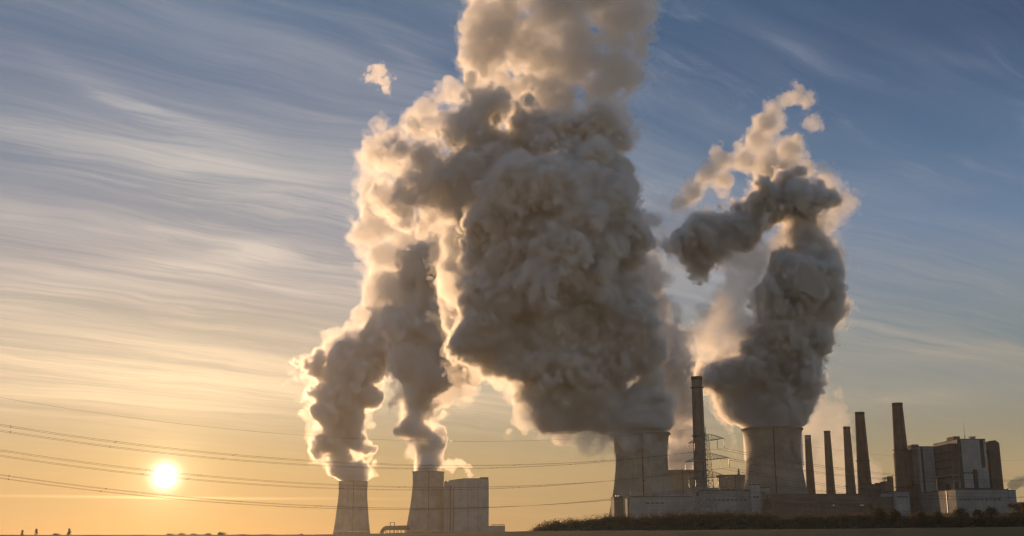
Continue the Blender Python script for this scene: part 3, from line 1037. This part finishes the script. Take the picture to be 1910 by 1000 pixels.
TVEIL = steam_mat('thin_steam_veil', 0.004, g=0.7)
TMID = steam_mat('thin_steam_mid', 0.0055, g=0.6)
TCORE = steam_mat('thin_steam_core', 0.02, g=0.5)


def mouth(px, top, Y, rpx, free=1.3):
    t_ = at(px, top, Y)
    return (t_.x, t_.y, t_.z, rpx * mpp(Y), free)


G_PL = 'steam plumes rising from the cooling towers'

mainb = [(1195, 820, 48), (1195, 802, 50), (1195, 780, 50), (1150, 772, 36), (1105, 770, 30), (1060, 772, 24), (1155, 757, 45), (1205, 740, 46), (1095, 735, 46), (1045, 740, 40), (1120, 690, 72), (1185, 670, 60),
         (1030, 690, 56), (1060, 620, 95), (950, 645, 52), (905, 610, 44), (1160, 570, 72, -20), (960, 550, 84, 20), (1060, 510, 110, -30), (1200, 620, 42),
         (1150, 480, 58), (970, 440, 88, 10), (1080, 400, 96), (985, 365, 74, -30), (1145, 410, 48), (1100, 320, 66, 40), (1135, 350, 44, 30),
         (940, 290, 56, 110), (1030, 262, 58, 90), (1110, 222, 42, 60), (1150, 236, 24, 50), (905, 340, 55, 120), (900, 470, 40, 40), (905, 545, 40, 20),
         (890, 285, 34, 100), (985, 238, 40, 100), (900, 220, 40, 140),
         (1152, 806, 12, -40), (1160, 818, 9, -62), (1150, 795, 14, -30)]
o = steam('steam_plume', px_blobs(mainb, 1380), 1.4, [(-10, VEIL), (0, MID), (4, CORE), (9, HEART)], 3, amp=0.95, coarse=54, soft=6, warp=0.09, foot=125, rim=mouth(1195.5, 808, 1385, 53))
tag(o, 'huge dark grey steam plume rising from the near cooling tower left of the tall chimney', 'plume', G_PL)

fr = [(1045, 795, 26), (1090, 800, 24), (1125, 803, 18), (1150, 790, 24), (990, 745, 30), (950, 710, 34), (905, 680, 36), (870, 640, 34), (1010, 770, 24), (860, 560, 40), (1240, 600, 20), (1235, 530, 26), (1225, 480, 22)]
q = steam('steam_fringe', px_blobs(fr, 1400), 1.6, [(-6, TVEIL), (1, BMID)], 44, amp=1.1, coarse=46, soft=5, warp=0.14)
q.parent = o
strip = [(1272, 885, 31), (1272, 870, 34), (1270, 840, 38), (1266, 800, 42), (1252, 755, 48), (1240, 700, 50), (1222, 640, 48), (1205, 580, 50), (1190, 520, 52)]
o = steam('steam_plume', px_blobs(strip, 2100), 2.0, [(-9, BVEIL), (0, FMID), (6, FCORE)], 12, amp=1.0, coarse=62, soft=7, warp=0.09, foot=118, rim=mouth(1272, 878, 2120, 34.5, 90))
tag(o, 'brown hazy steam plume from the farther cooling tower, right behind the huge dark plume', 'plume', G_PL)
backb = [(985, 250, 50), (735, 290, 40), (790, 330, 46), (850, 240, 42), (740, 370, 46), (830, 375, 46), (800, 405, 38), (880, 450, 50), (865, 520, 44), (868, 590, 38), (785, 245, 28), (1150, 250, 40, 40), (1195, 350, 30, 40), (1205, 430, 30, 30), (910, 180, 36)]
pr_ = random.Random(12)
edge = lambda y: (np.interp(y, [-70, 60, 110, 160, 220], [895, 892, 890, 905, 925]), np.interp(y, [-70, 30, 60, 110, 150, 190, 220], [1225, 1222, 1190, 1225, 1205, 1135, 1095]))
yy = -70.0
while yy < 222:                                                     # a loose bank of many small puffs
    xa, xb = edge(yy)
    xx = xa + pr_.uniform(0, 18)
    while xx < xb:
        backb.append((xx, yy + pr_.uniform(-12, 12), pr_.uniform(24, 40) if xx < xb - 40 else pr_.uniform(16, 30), pr_.uniform(-26, 26)))
        xx += pr_.uniform(28, 44)
    yy += 30
o = steam('steam_cloud', px_blobs(backb, 1510), 1.55, [(-9, BVEIL), (0, BMID), (4, BCORE)], 11, amp=1.0, coarse=44, soft=4, warp=0.12, pits=0.2)
tag(o, 'pale sunlit steam cloud behind and above the huge dark plume, cut by the top edge', 'cloud')
fr = [(742, 285, 32), (790, 300, 36), (815, 340, 52), (850, 262, 40), (905, 200, 40), (880, 240, 40), (772, 370, 32), (850, 370, 40), (880, 320, 56), (930, 185, 26)]
q = steam('steam_billow', px_blobs(fr, 1450), 1.5, [(-7, BVEIL), (0, FMID), (4, FCORE), (8, FHEART)], 45, amp=1.0, coarse=50, soft=6, warp=0.09)
q.parent = o
fb = [(1440, 820, 54), (1440, 800, 56), (1435, 780, 56), (1385, 755, 42), (1445, 745, 58), (1355, 705, 38), (1478, 705, 40), (1405, 690, 52), (1465, 655, 52), (1455, 615, 50),
      (1490, 590, 54), (1518, 560, 42), (1545, 575, 28), (1480, 530, 56), (1515, 505, 48), (1460, 528, 30), (1540, 535, 22),
      (1512, 450, 42, 10), (1528, 480, 34), (1500, 480, 40), (1398, 722, 44), (1372, 742, 36), (1410, 640, 44), (1440, 560, 44), (1500, 530, 48), (1395, 690, 46), (1505, 385, 46), (1478, 366, 44), (1425, 388, 46), (1375, 415, 44), (1325, 445, 40), (1288, 452, 26), (1260, 448, 15), (1335, 408, 34), (1530, 375, 26)]
o = steam('steam_plume', px_blobs(fb, 1690), 1.6, [(-9, VEIL), (0, MID), (4, CORE), (9, HEART)], 6, amp=0.95, coarse=54, soft=6, warp=0.09, foot=161, rim=mouth(1440, 800, 1690, 55.5))
tag(o, 'hooked dark steam plume rising from the large cooling tower right of the tall chimney', 'plume', G_PL)

fr = [(1340, 605, 42), (1310, 625, 28), (1292, 624, 15), (1375, 575, 44), (1385, 620, 44), (1350, 650, 36), (1405, 480, 46), (1480, 455, 56), (1545, 470, 28), (1560, 585, 26), (1555, 400, 26), (1400, 530, 40), (1420, 775, 56), (1360, 670, 42), (1420, 650, 60), (1500, 640, 44), (1540, 350, 20)]
q = steam('steam_fringe', px_blobs(fr, 1700), 1.65, [(-7, WVEIL), (0, WMID), (4, WCORE)], 41, amp=1.05, coarse=50, soft=5, warp=0.1, foot=161, rim=mouth(1440, 800, 1690, 55.5))
q.parent = o
hb = [(1268, 376, 16), (1292, 352, 24), (1322, 326, 26), (1350, 302, 24), (1345, 345, 24), (1385, 300, 30), (1415, 268, 28), (1432, 236, 26), (1440, 205, 22), (1462, 184, 20), (1484, 166, 15), (1502, 180, 11), (1510, 188, 8), (1470, 320, 30), (1508, 312, 22), (1528, 338, 16), (1470, 280, 24), (1430, 310, 34), (1490, 262, 16)]
o = steam('steam_cloud', px_blobs(hb, 1780), 1.7, [(-5, TVEIL), (0, BMID), (3, FMID), (8, FCORE)], 22, amp=0.85, coarse=38, soft=4, warp=0.10)
tag(o, 'thin brownish steam cloud drifting above the hooked plume, curling to a point', 'cloud')

ab = [(659, 912, 26), (658, 896, 26), (650, 875, 29), (640, 850, 32), (630, 820, 38), (625, 790, 40), (612, 758, 32), (645, 740, 42), (685, 728, 42), (690, 690, 46), (640, 690, 44), (600, 690, 34), (700, 640, 52), (735, 600, 52), (575, 682, 18), (780, 560, 50), (608, 822, 26), (660, 650, 40), (760, 640, 40)]
o = steam('steam_plume', px_blobs(ab, 3500), 3.2, [(-10, FVEIL), (0, FMID), (6, FCORE), (14, FHEART)], 8, amp=1.0, coarse=90, soft=10, warp=0.10, foot=165, pits=0.12, rim=mouth(659, 898, 3500, 26.9, 90))
tag(o, 'golden steam plume leaning right from the leftmost distant cooling tower', 'plume', G_PL)

bb = [(798, 895, 27), (797, 878, 27), (793, 850, 27), (790, 820, 29), (786, 790, 34), (788, 750, 38), (795, 700, 44), (785, 650, 50), (770, 590, 50), (810, 560, 50), (780, 520, 44), (835, 525, 40), (825, 480, 40), (850, 625, 34), (866, 690, 18), (810, 620, 56), (840, 580, 42), (762, 802, 24), (850, 455, 34), (862, 560, 36)]
fr = [(606, 850, 20), (596, 815, 20), (592, 775, 20), (578, 700, 20), (562, 680, 13), (625, 660, 30), (692, 790, 10), (655, 640, 30), (622, 872, 10), (695, 590, 30), (590, 740, 20)]
q = steam('steam_fringe', px_blobs(fr, 3540), 3.4, [(-10, TVEIL), (0, TMID), (9, TCORE)], 42, amp=1.0, coarse=80, soft=10, warp=0.1)
q.parent = o
o = steam('steam_plume', px_blobs(bb, 3000), 2.8, [(-9, FVEIL), (0, FMID), (5, FCORE), (13, FHEART)], 9, amp=1.0, coarse=80, soft=9, warp=0.10, foot=165, pits=0.12, rim=mouth(799, 880, 3000, 29.4, 90))
tag(o, 'brown steam plume climbing from the distant cooling tower beside the boiler house', 'plume', G_PL)

fr = [(766, 850, 11), (756, 815, 14), (758, 780, 16), (764, 740, 20), (850, 690, 34), (880, 660, 30), (830, 720, 24), (860, 600, 40), (740, 600, 40), (745, 540, 36), (865, 520, 40)]
q = steam('steam_fringe', px_blobs(fr, 3040), 3.0, [(-10, TVEIL), (0, TMID), (8, TCORE)], 43, amp=1.0, coarse=76, soft=9, warp=0.1)
q.parent = o
cb = [(690, 450, 26), (715, 485, 36), (735, 430, 40), (715, 390, 36), (790, 430, 42), (720, 540, 32), (830, 420, 44), (702, 300, 24), (760, 480, 42), (745, 252, 26), (800, 205, 28), (850, 180, 32), (705, 350, 26)]
o = steam('steam_cloud', px_blobs(cb, 3100), 3.0, [(-12, TVEIL), (0, TMID), (10, TCORE)], 10, amp=0.95, coarse=90, soft=11, warp=0.1)
tag(o, 'cream sunlit steam cloud above the two distant plumes, left of the pale cloud', 'cloud')

db = [(1530, 800, 40), (1550, 850, 46), (1520, 880, 46), (1560, 910, 50), (1540, 772, 26), (1590, 890, 34)]
o = steam('steam_cloud', px_blobs(db, 2700), 3.0, [(-10, TVEIL), (0, TMID)], 12, amp=1.0, coarse=74, soft=9)
tag(o, 'hazy peach steam cloud low behind the row of slim chimneys', 'cloud')

wb = [(708, 132, 13), (714, 150, 11), (690, 146, 10), (718, 168, 8), (700, 128, 10)]
o = steam('steam_cloud', px_blobs(wb, 2600), 1.6, [(-5, BVEIL), (0, BMID)], 31, amp=1.0, coarse=28, soft=4, warp=0.15)
tag(o, 'tiny white torn cloud alone in the blue sky left of the pale cloud top', 'cloud')
wb = [(1518, 226, 14), (1510, 234, 10), (1528, 232, 8)]
o = steam('steam_cloud', px_blobs(wb, 1780), 1.1, [(-3, VEIL), (0, BMID)], 32, amp=1.0, coarse=18, soft=3, warp=0.12)
tag(o, 'tiny peach cloud puff right of the curling tip of the thin brownish cloud', 'cloud')
wb = [(1225, 405, 20), (1250, 402, 20), (1212, 425, 18), (1240, 440, 24), (1250, 478, 18), (1225, 470, 22), (1215, 500, 22), (1235, 520, 16), (1270, 400, 12)]
o = steam('steam_cloud', px_blobs(wb, 1480), 1.4, [(-6, TVEIL), (0, TMID)], 33, amp=1.0, coarse=34, soft=5, warp=0.12)
tag(o, 'pale wispy cloud bridging the gap between the huge dark plume and the hooked plume', 'cloud')
wb = [(828, 868, 7), (838, 866, 8), (848, 865, 7), (858, 867, 6), (867, 873, 5), (874, 879, 4), (878, 885, 3), (845, 874, 6), (880, 889, 2.4)]
o = steam('steam_wisp', px_blobs(wb, 2990), 1.5, [(-3, TVEIL), (0, FMID)], 34, amp=0.9, coarse=20, soft=3, warp=0.12)
tag(o, 'thin curling steam wisp rising from the roof of the distant boiler house', 'steam')
SMK = steam_mat('grey_smoke', 0.05, albedo=(0.55, 0.53, 0.50), g=0.3)
wb = [(1884.5, 909, 3.2), (1887, 905, 4.2), (1892, 901, 5), (1899, 898, 6), (1906, 896, 7), (1915, 894, 8), (1924, 893, 9)]
o = steam('chimney_smoke', px_blobs(wb, 1512), 0.7, [(-1.5, TVEIL), (0, SMK)], 35, amp=0.9, coarse=11, soft=1.8, warp=0.12)
tag(o, 'small dark grey smoke trail blowing right from the small grey block at the right edge', 'smoke', kind='thing')
# ------------------------------------------------------------------ pylons and cables
ALPHA = R(66)
ARM = Vector((math.cos(ALPHA), -math.sin(ALPHA), 0))
RUN = Vector((-math.sin(ALPHA), -math.cos(ALPHA), 0))      # toward the next pylon, left and nearer
PYL = at(1322, 960, 667); PYL.z = 0


def lattice(mb, z0, h0, z1, h1, n, r):
    """four legs with crossed braces between two square sections"""
    for k in range(n):
        a, b = k / n, (k + 1) / n
        za, zb_ = z0 + (z1 - z0) * a, z0 + (z1 - z0) * b
        ha, hb = h0 + (h1 - h0) * a, h0 + (h1 - h0) * b
        ca = [ARM * (sx * ha) + RUN * (sy * ha) + Vector((0, 0, za)) for sx, sy in ((1, 1), (1, -1), (-1, -1), (-1, 1))]
        cb = [ARM * (sx * hb) + RUN * (sy * hb) + Vector((0, 0, zb_)) for sx, sy in ((1, 1), (1, -1), (-1, -1), (-1, 1))]
        for i in range(4):
            j = (i + 1) % 4
            mb.bar(ca[i], cb[i], r)
            mb.bar(ca[i], cb[j], r * 0.55)
            mb.bar(ca[j], cb[i], r * 0.55)
            mb.bar(cb[i], cb[j], r * 0.55)


def crossarm(mb, z, half, h, r):
    for sgn in (-1, 1):
        tip = ARM * (sgn * half) + Vector((0, 0, z))
        prev = None
        for sy in (-1, 1):
            lo_ = ARM * (sgn * h) + RUN * (sy * h) + Vector((0, 0, z))
            hi_ = lo_ + Vector((0, 0, 4.2))
            mb.bar(lo_, tip, r)
            mb.bar(hi_, tip, r * 0.8)
            n = 6
            for k in range(n):
                a, b = k / n, (k + 1) / n
                mb.bar(lo_.lerp(tip, a), hi_.lerp(tip, b), r * 0.5)
                mb.bar(hi_.lerp(tip, b), lo_.lerp(tip, b), r * 0.5)


ARMS = [(56.0, 19.0), (44.8, 23.0), (34.5, 19.5)]          # height, half length
root = empty('pylon', PYL, 'large lattice power pylon with three crossarms in front of the tallest chimney', 'pylon')
mb = MB()
lattice(mb, -0.5, 4.6, 33, 2.4, 9, 0.17)
lattice(mb, 33, 2.4, 60, 1.2, 9, 0.13)
mb.bar((0, 0, 60), (0, 0, 64), 0.2)
mb.build('mast', STEEL, root)
for z, half in ARMS:
    mb = MB()
    crossarm(mb, z, half, 1.7, 0.13)
    arm_o = mb.build('crossarm', STEEL, root)
    for sgn in (-1, 1):
        for q in (0.995, 0.62):
            mb = MB()
            p = ARM * (sgn * half * q) + Vector((0, 0, z))
            mb.bar(p, p - Vector((0, 0, 5.6)), 0.10)
            for k in range(14):
                mb.bar(p - Vector((0, 0, 0.8 + 0.3 * k)), p - Vector((0, 0, 0.95 + 0.3 * k)), 0.24, 8)
            mb.build('insulator', INSUL, arm_o)

SPAN = 425.0


def sag(t, z0):
    return z0 - 0.144 * t + 3.7e-4 * t * t


def cable(start, z0, sgn, label, r=0.038, spacers=True, twin=0.45):
    mb = MB()
    n = 70
    for off in ((-twin / 2, twin / 2) if twin else (0,)):
        pts = []
        for i in range(n + 1):
            tt = SPAN * i / n
            p = start + RUN * (sgn * tt) + ARM * off
            pts.append(Vector((p.x, p.y, sag(tt, z0))))
        mb.tube(pts, r, 5)
    if spacers and twin:
        for i in range(1, 9):
            tt = SPAN * (i - 0.4 + 0.3 * math.sin(i * 3.1 + z0)) / 8.5
            p = start + RUN * (sgn * tt)
            p = Vector((p.x, p.y, sag(tt, z0)))
            mb.bar(p - ARM * 0.55 - Vector((0, 0, 0.1)), p + ARM * 0.55 + Vector((0, 0, 0.1)), 0.16)
    tag(mb.build('power_cable', CABLE), label, 'cable', 'power cables strung from the pylon')


lev = ('top', 'middle', 'bottom')
for k, (z, half) in enumerate(ARMS):
    for sgn, sname in ((-1, 'far'), (1, 'near')):
        for q, qn in ((0.995, 'outer'), (0.62, 'inner')):
            st_ = PYL + ARM * (sgn * half * q)
            cable(st_, z - 5.6, 1, f'twin power cable running left from the {sname} {qn} tip of the {lev[k]} crossarm')
            cable(st_, z - 5.6, -1, f'twin power cable running right from the {sname} {qn} tip of the {lev[k]} crossarm', r=0.04)
cable(PYL.copy(), 64.0, 1, 'single thin earth wire running left from the pylon tip, highest of all cables', r=0.045, twin=0)
cable(PYL.copy(), 64.0, -1, 'single thin earth wire running right from the pylon tip', r=0.04, twin=0)

# small pylon with one low arm
P2 = at(1381.5, 960, 930); P2.z = 0
root = empty('pylon', P2, 'small lattice pylon with a low bow shaped crossarm in front of the blue grey hall', 'pylon')
mb = MB()
lattice(mb, -0.5, 2.6, 36, 1.6, 9, 0.2)
lattice(mb, 36, 1.6, 54.5, 0.25, 6, 0.18)
mb.build('mast', STEEL, root)
mb = MB()
for sgn in (-1, 1):
    for k in range(4):
        a0, a1 = k / 4, (k + 1) / 4
        f_ = lambda a: Vector((sgn * (1.2 + 4.6 * a), 0, 37.5 - 2.2 * a * a))
        mb.bar(f_(a0), f_(a1), 0.2)
        mb.bar(f_(a1), Vector((sgn * (1.2 + 4.6 * a0), 0, 34.2)), 0.12)
    mb.bar((sgn * 1.2, 0, 34.2), (sgn * 5.8, 0, 34.6), 0.18)
    mb.bar((sgn * 5.8, 0, 35.4), (sgn * 5.8, 0, 31.0), 0.18)
    mb.bar((sgn * 3.4, 0, 34.4), (sgn * 3.4, 0, 30.6), 0.18)
mb.build('crossarm', STEEL, root)

# ------------------------------------------------------------------ wooded bank and trees
rng = np.random.default_rng(77)


def leaves(pts, size, rng, flat=0.0):
    """one small bent leaf clump (two triangles folded) at each point"""
    n = len(pts)
    u = rng.standard_normal((n, 3)); u /= np.linalg.norm(u, axis=1)[:, None]
    w_ = rng.standard_normal((n, 3)); w_ -= (w_ * u).sum(1)[:, None] * u; w_ /= np.linalg.norm(w_, axis=1)[:, None]
    s = size * rng.uniform(0.6, 1.4, (n, 1))
    a = pts - u * s; b_ = pts + w_ * s * 0.55; c_ = pts + u * s; d_ = pts - w_ * s * 0.55 + np.cross(u, w_) * s * 0.3
    V = np.stack([a, b_, c_, d_], 1).reshape(-1, 3)
    return V, np.arange(4 * n).reshape(-1, 4)


def quadmesh(name, V, Q, mat, parent=None):
    me = bpy.data.meshes.new(name)
    me.vertices.add(len(V)); me.vertices.foreach_set('co', V.astype(np.float32).ravel())
    me.loops.add(Q.size); me.loops.foreach_set('vertex_index', Q.astype(np.int32).ravel())
    me.polygons.add(len(Q)); me.polygons.foreach_set('loop_start', np.arange(0, Q.size, 4, dtype=np.int32))
    me.materials.append(mat)
    me.update(calc_edges=True)
    return link(name, me, parent)


BY = 600.0
prof_px = [985, 995, 1003, 1020, 1060, 1100, 1140, 1200, 1260, 1300, 1340, 1400, 1440, 1500, 1600, 1650, 1700, 1800, 1930, 2100, 2400]
prof_py = [998, 987, 977, 970, 965.5, 962, 956, 955.5, 951.5, 952, 949, 951, 955, 956.5, 953, 950, 955, 956, 955, 955, 955]
PXS = np.array([at(p, 985, BY).x for p in prof_px])
PZS = np.array([at(p, q, BY).z for p, q in zip(prof_px, prof_py)])


def bank_z(X, Y):
    top = np.maximum(np.interp(X, PXS, PZS) - 3.6, 0.0) * smooth01(PXS[0], PXS[2], X)
    return top * smooth01(BY - 26, BY + 2, Y) * (1 - smooth01(BY + 8, BY + 34, Y)) - 0.3


xs = np.linspace(PXS[0] - 4, PXS[-1], 260)
ys = np.linspace(BY - 30, BY + 36, 28)
v, f = sheet(xs, ys, lambda X, Y: bank_z(X, Y) + rng.standard_normal(X.shape) * 0.12)
mb = MB(); mb.add(v, f)
SOIL = surf('bank_earth', (0.075, 0.06, 0.03), 0.95, (0.045, 0.042, 0.02), scale=0.3)
tag(mb.build('embankment_terrain', SOIL, smooth=True), kind='structure')
# brush over the whole bank, grown in bushes of differing height
nb = 1500
bxs = rng.uniform(PXS[0] + 2, PXS[-1], nb)
bys = BY + rng.uniform(-25, 12, nb)
bh = rng.uniform(1.2, 4.3, nb)
crest = (bys > BY - 6)
pts = []
for x, y, h in zip(bxs, bys, bh):
    lim = float(np.interp(x, PXS, PZS))
    z0 = float(bank_z(np.array(x), np.array(y)))
    h = min(h, max(0.6, lim + 0.5 - z0))
    k = int(34 * h)
    q = rng.standard_normal((k, 3)) * np.array([h * 0.42, h * 0.42, h * 0.34])
    q[:, 2] = np.abs(q[:, 2]) * 1.3
    q[:, 2] = np.minimum(q[:, 2], h * rng.uniform(0.85, 1.08, k))
    pts.append(q + np.array([x, y, z0]))
pts = np.concatenate(pts)
V, Q = leaves(pts, 0.34, rng)
o = quadmesh('brush_undergrowth', V, Q, LEAF)
tag(o, 'dense brown green brush covering the long bank in front of the plant', 'brush', kind='stuff')


def tree(name, x, y, z, h, wd, label, group, shape='round', leaf=LEAF_G, n=1500, size=0.35, seed=0):
    g = np.random.default_rng(seed)
    root = empty(name, (x, y, z), label, 'tree', group)
    th = h * (0.30 if shape == 'round' else 0.15)
    mb = MB()
    mb.bar((0, 0, -0.4), (0.02 * h, 0, th), wd * 0.045 + 0.05, 7, wd * 0.03 + 0.03)
    mb.bar((0.02 * h, 0, th), (0, 0, h * 0.8), wd * 0.03 + 0.03, 6, 0.03)
    tips = []
    for i in range(7):
        a = g.uniform(0, 2 * math.pi)
        zz = th + (h * 0.55) * (i / 7)
        rr_ = wd * 0.36 * g.uniform(0.7, 1.1)
        tip = (rr_ * math.cos(a), rr_ * math.sin(a), min(zz + rr_ * (0.7 if shape == 'round' else 1.6), h * 0.9))
        mb.bar((0.01 * h, 0, zz), tip, wd * 0.018 + 0.02, 5, 0.02)
        tips.append(tip)
    mb.build('trunk', BARK, root)
    pts = []
    nc = 26
    for i in range(nc):
        u = g.uniform(0.0, 1.0)
        if shape == 'round':
            zz = th * 0.75 + (h - th * 0.75) * (u ** 0.9)
            rad = wd * 0.5 * math.sqrt(max(0.03, 1 - (2 * u - 0.85) ** 2 / 1.3)) * 0.85
        else:
            zz = h * (0.08 + 0.9 * u)
            rad = wd * 0.5 * max(0.06, (1 - u) ** 0.6) * 0.85
        a = g.uniform(0, 2 * math.pi); rr_ = rad * math.sqrt(g.uniform(0, 1))
        cr = wd * g.uniform(0.10, 0.19) if shape == 'round' else wd * 0.14
        k = n // nc
        q = g.standard_normal((k, 3)) * cr * np.array([0.62, 0.62, 0.5])
        pts.append(q + np.array([rr_ * math.cos(a), rr_ * math.sin(a), min(zz, h - cr * 0.7)]))
    V, Q = leaves(np.concatenate(pts), size, g)
    quadmesh('crown', V, Q, leaf, root)
    return root


GT = 'trees in front of the pale hall'
for i, (px, top, wpx, Yt, lab) in enumerate([
        (1642, 948, 22, 590, 'small dark tree in front of the orange lit shed'),
        (1672, 951, 20, 592, 'low bushy tree in front of the blue grey block below the stout chimney'),
        (1722, 955, 26, 588, 'broad low tree under the orange lit wall of the pale hall'),
        (1752, 955, 22, 590, 'low tree just right of the orange lit wall corner'),
        (1795, 949, 30, 586, 'round dark tree in front of the left end of the pale hall front'),
        (1826, 952, 20, 592, 'smallest round tree in front of the middle of the pale hall'),
        (1851, 946, 32, 585, 'wide round tree before the right end of the pale hall'),
        (1893, 940, 34, 582, 'tall olive tree in front of the small grey block at the right'),
        (1916, 938, 30, 588, 'tallest olive tree, cut off by the right edge of the picture')]):
    p = at(px, 985, Yt)
    z0 = float(bank_z(np.array(p.x), np.array(Yt)))
    H = at(px, top, Yt).z - z0
    tree('tree', p.x, Yt, z0, H, wpx * mpp(Yt), lab, GT, n=2300, size=0.30, seed=50 + i, leaf=LEAF if i > 6 else LEAF_G)

GL = 'tiny far trees on the left horizon'
for i, (px, top, wpx, Yt, shp, lab) in enumerate([
        (42, 988.5, 6, 1500, 'column', 'tiny narrow pointed tree on the horizon, leftmost of the three poplars'),
        (68, 986, 6, 1500, 'column', 'tiny narrow pointed tree on the horizon, middle of the three poplars'),
        (129, 986, 9, 1500, 'column', 'tiny pointed tree on the horizon, widest and rightmost of the three poplars'),
        (106, 996, 14, 1500, 'round', 'lowest flat bush on the horizon beside the widest poplar'),
        (318, 996, 16, 1480, 'round', 'low round tree on the horizon right below the sun'),
        (337, 995, 18, 1480, 'round', 'round tree on the horizon, touching the one right below the sun'),
        (361, 996, 12, 1480, 'round', 'small round tree standing alone between clumps on the horizon'),
        (389, 995.3, 13, 1480, 'round', 'medium round tree left of the biggest one on the horizon'),
        (414, 993.5, 19, 1480, 'round', 'biggest round tree on the horizon, rightmost of the row near the sun'),
        (563, 996.5, 9, 1500, 'round', 'tiny lone bush on the horizon left of the slender cooling tower')]):
    p = at(px, 990, Yt)
    H = at(px, top, Yt).z
    tree('tree', p.x, Yt, 0, H, wpx * mpp(Yt), lab, GL, shape=shp, n=900, size=0.42, seed=90 + i, leaf=LEAF)

# ------------------------------------------------------------------ the air itself
HAZE = 3.2e-5
mb = MB()
mb.box(-9500, 9500, -600, 9500, -2.0, 1400)
hm = bpy.data.materials.new('hazy_air')
hm.use_nodes = True
t = NT(hm.node_tree)
pv = t.node('ShaderNodeVolumePrincipled')
pv.inputs['Density Attribute'].default_value = ''
pv.inputs['Color Attribute'].default_value = ''
pv.inputs['Color'].default_value = (0.96, 0.93, 0.90, 1)
pv.inputs['Density'].default_value = HAZE
pv.inputs['Anisotropy'].default_value = 0.55
out = t.node('ShaderNodeOutputMaterial')
t.t.links.new(pv.outputs[0], out.inputs['Volume'])
tag(mb.build('haze', hm), kind='stuff')
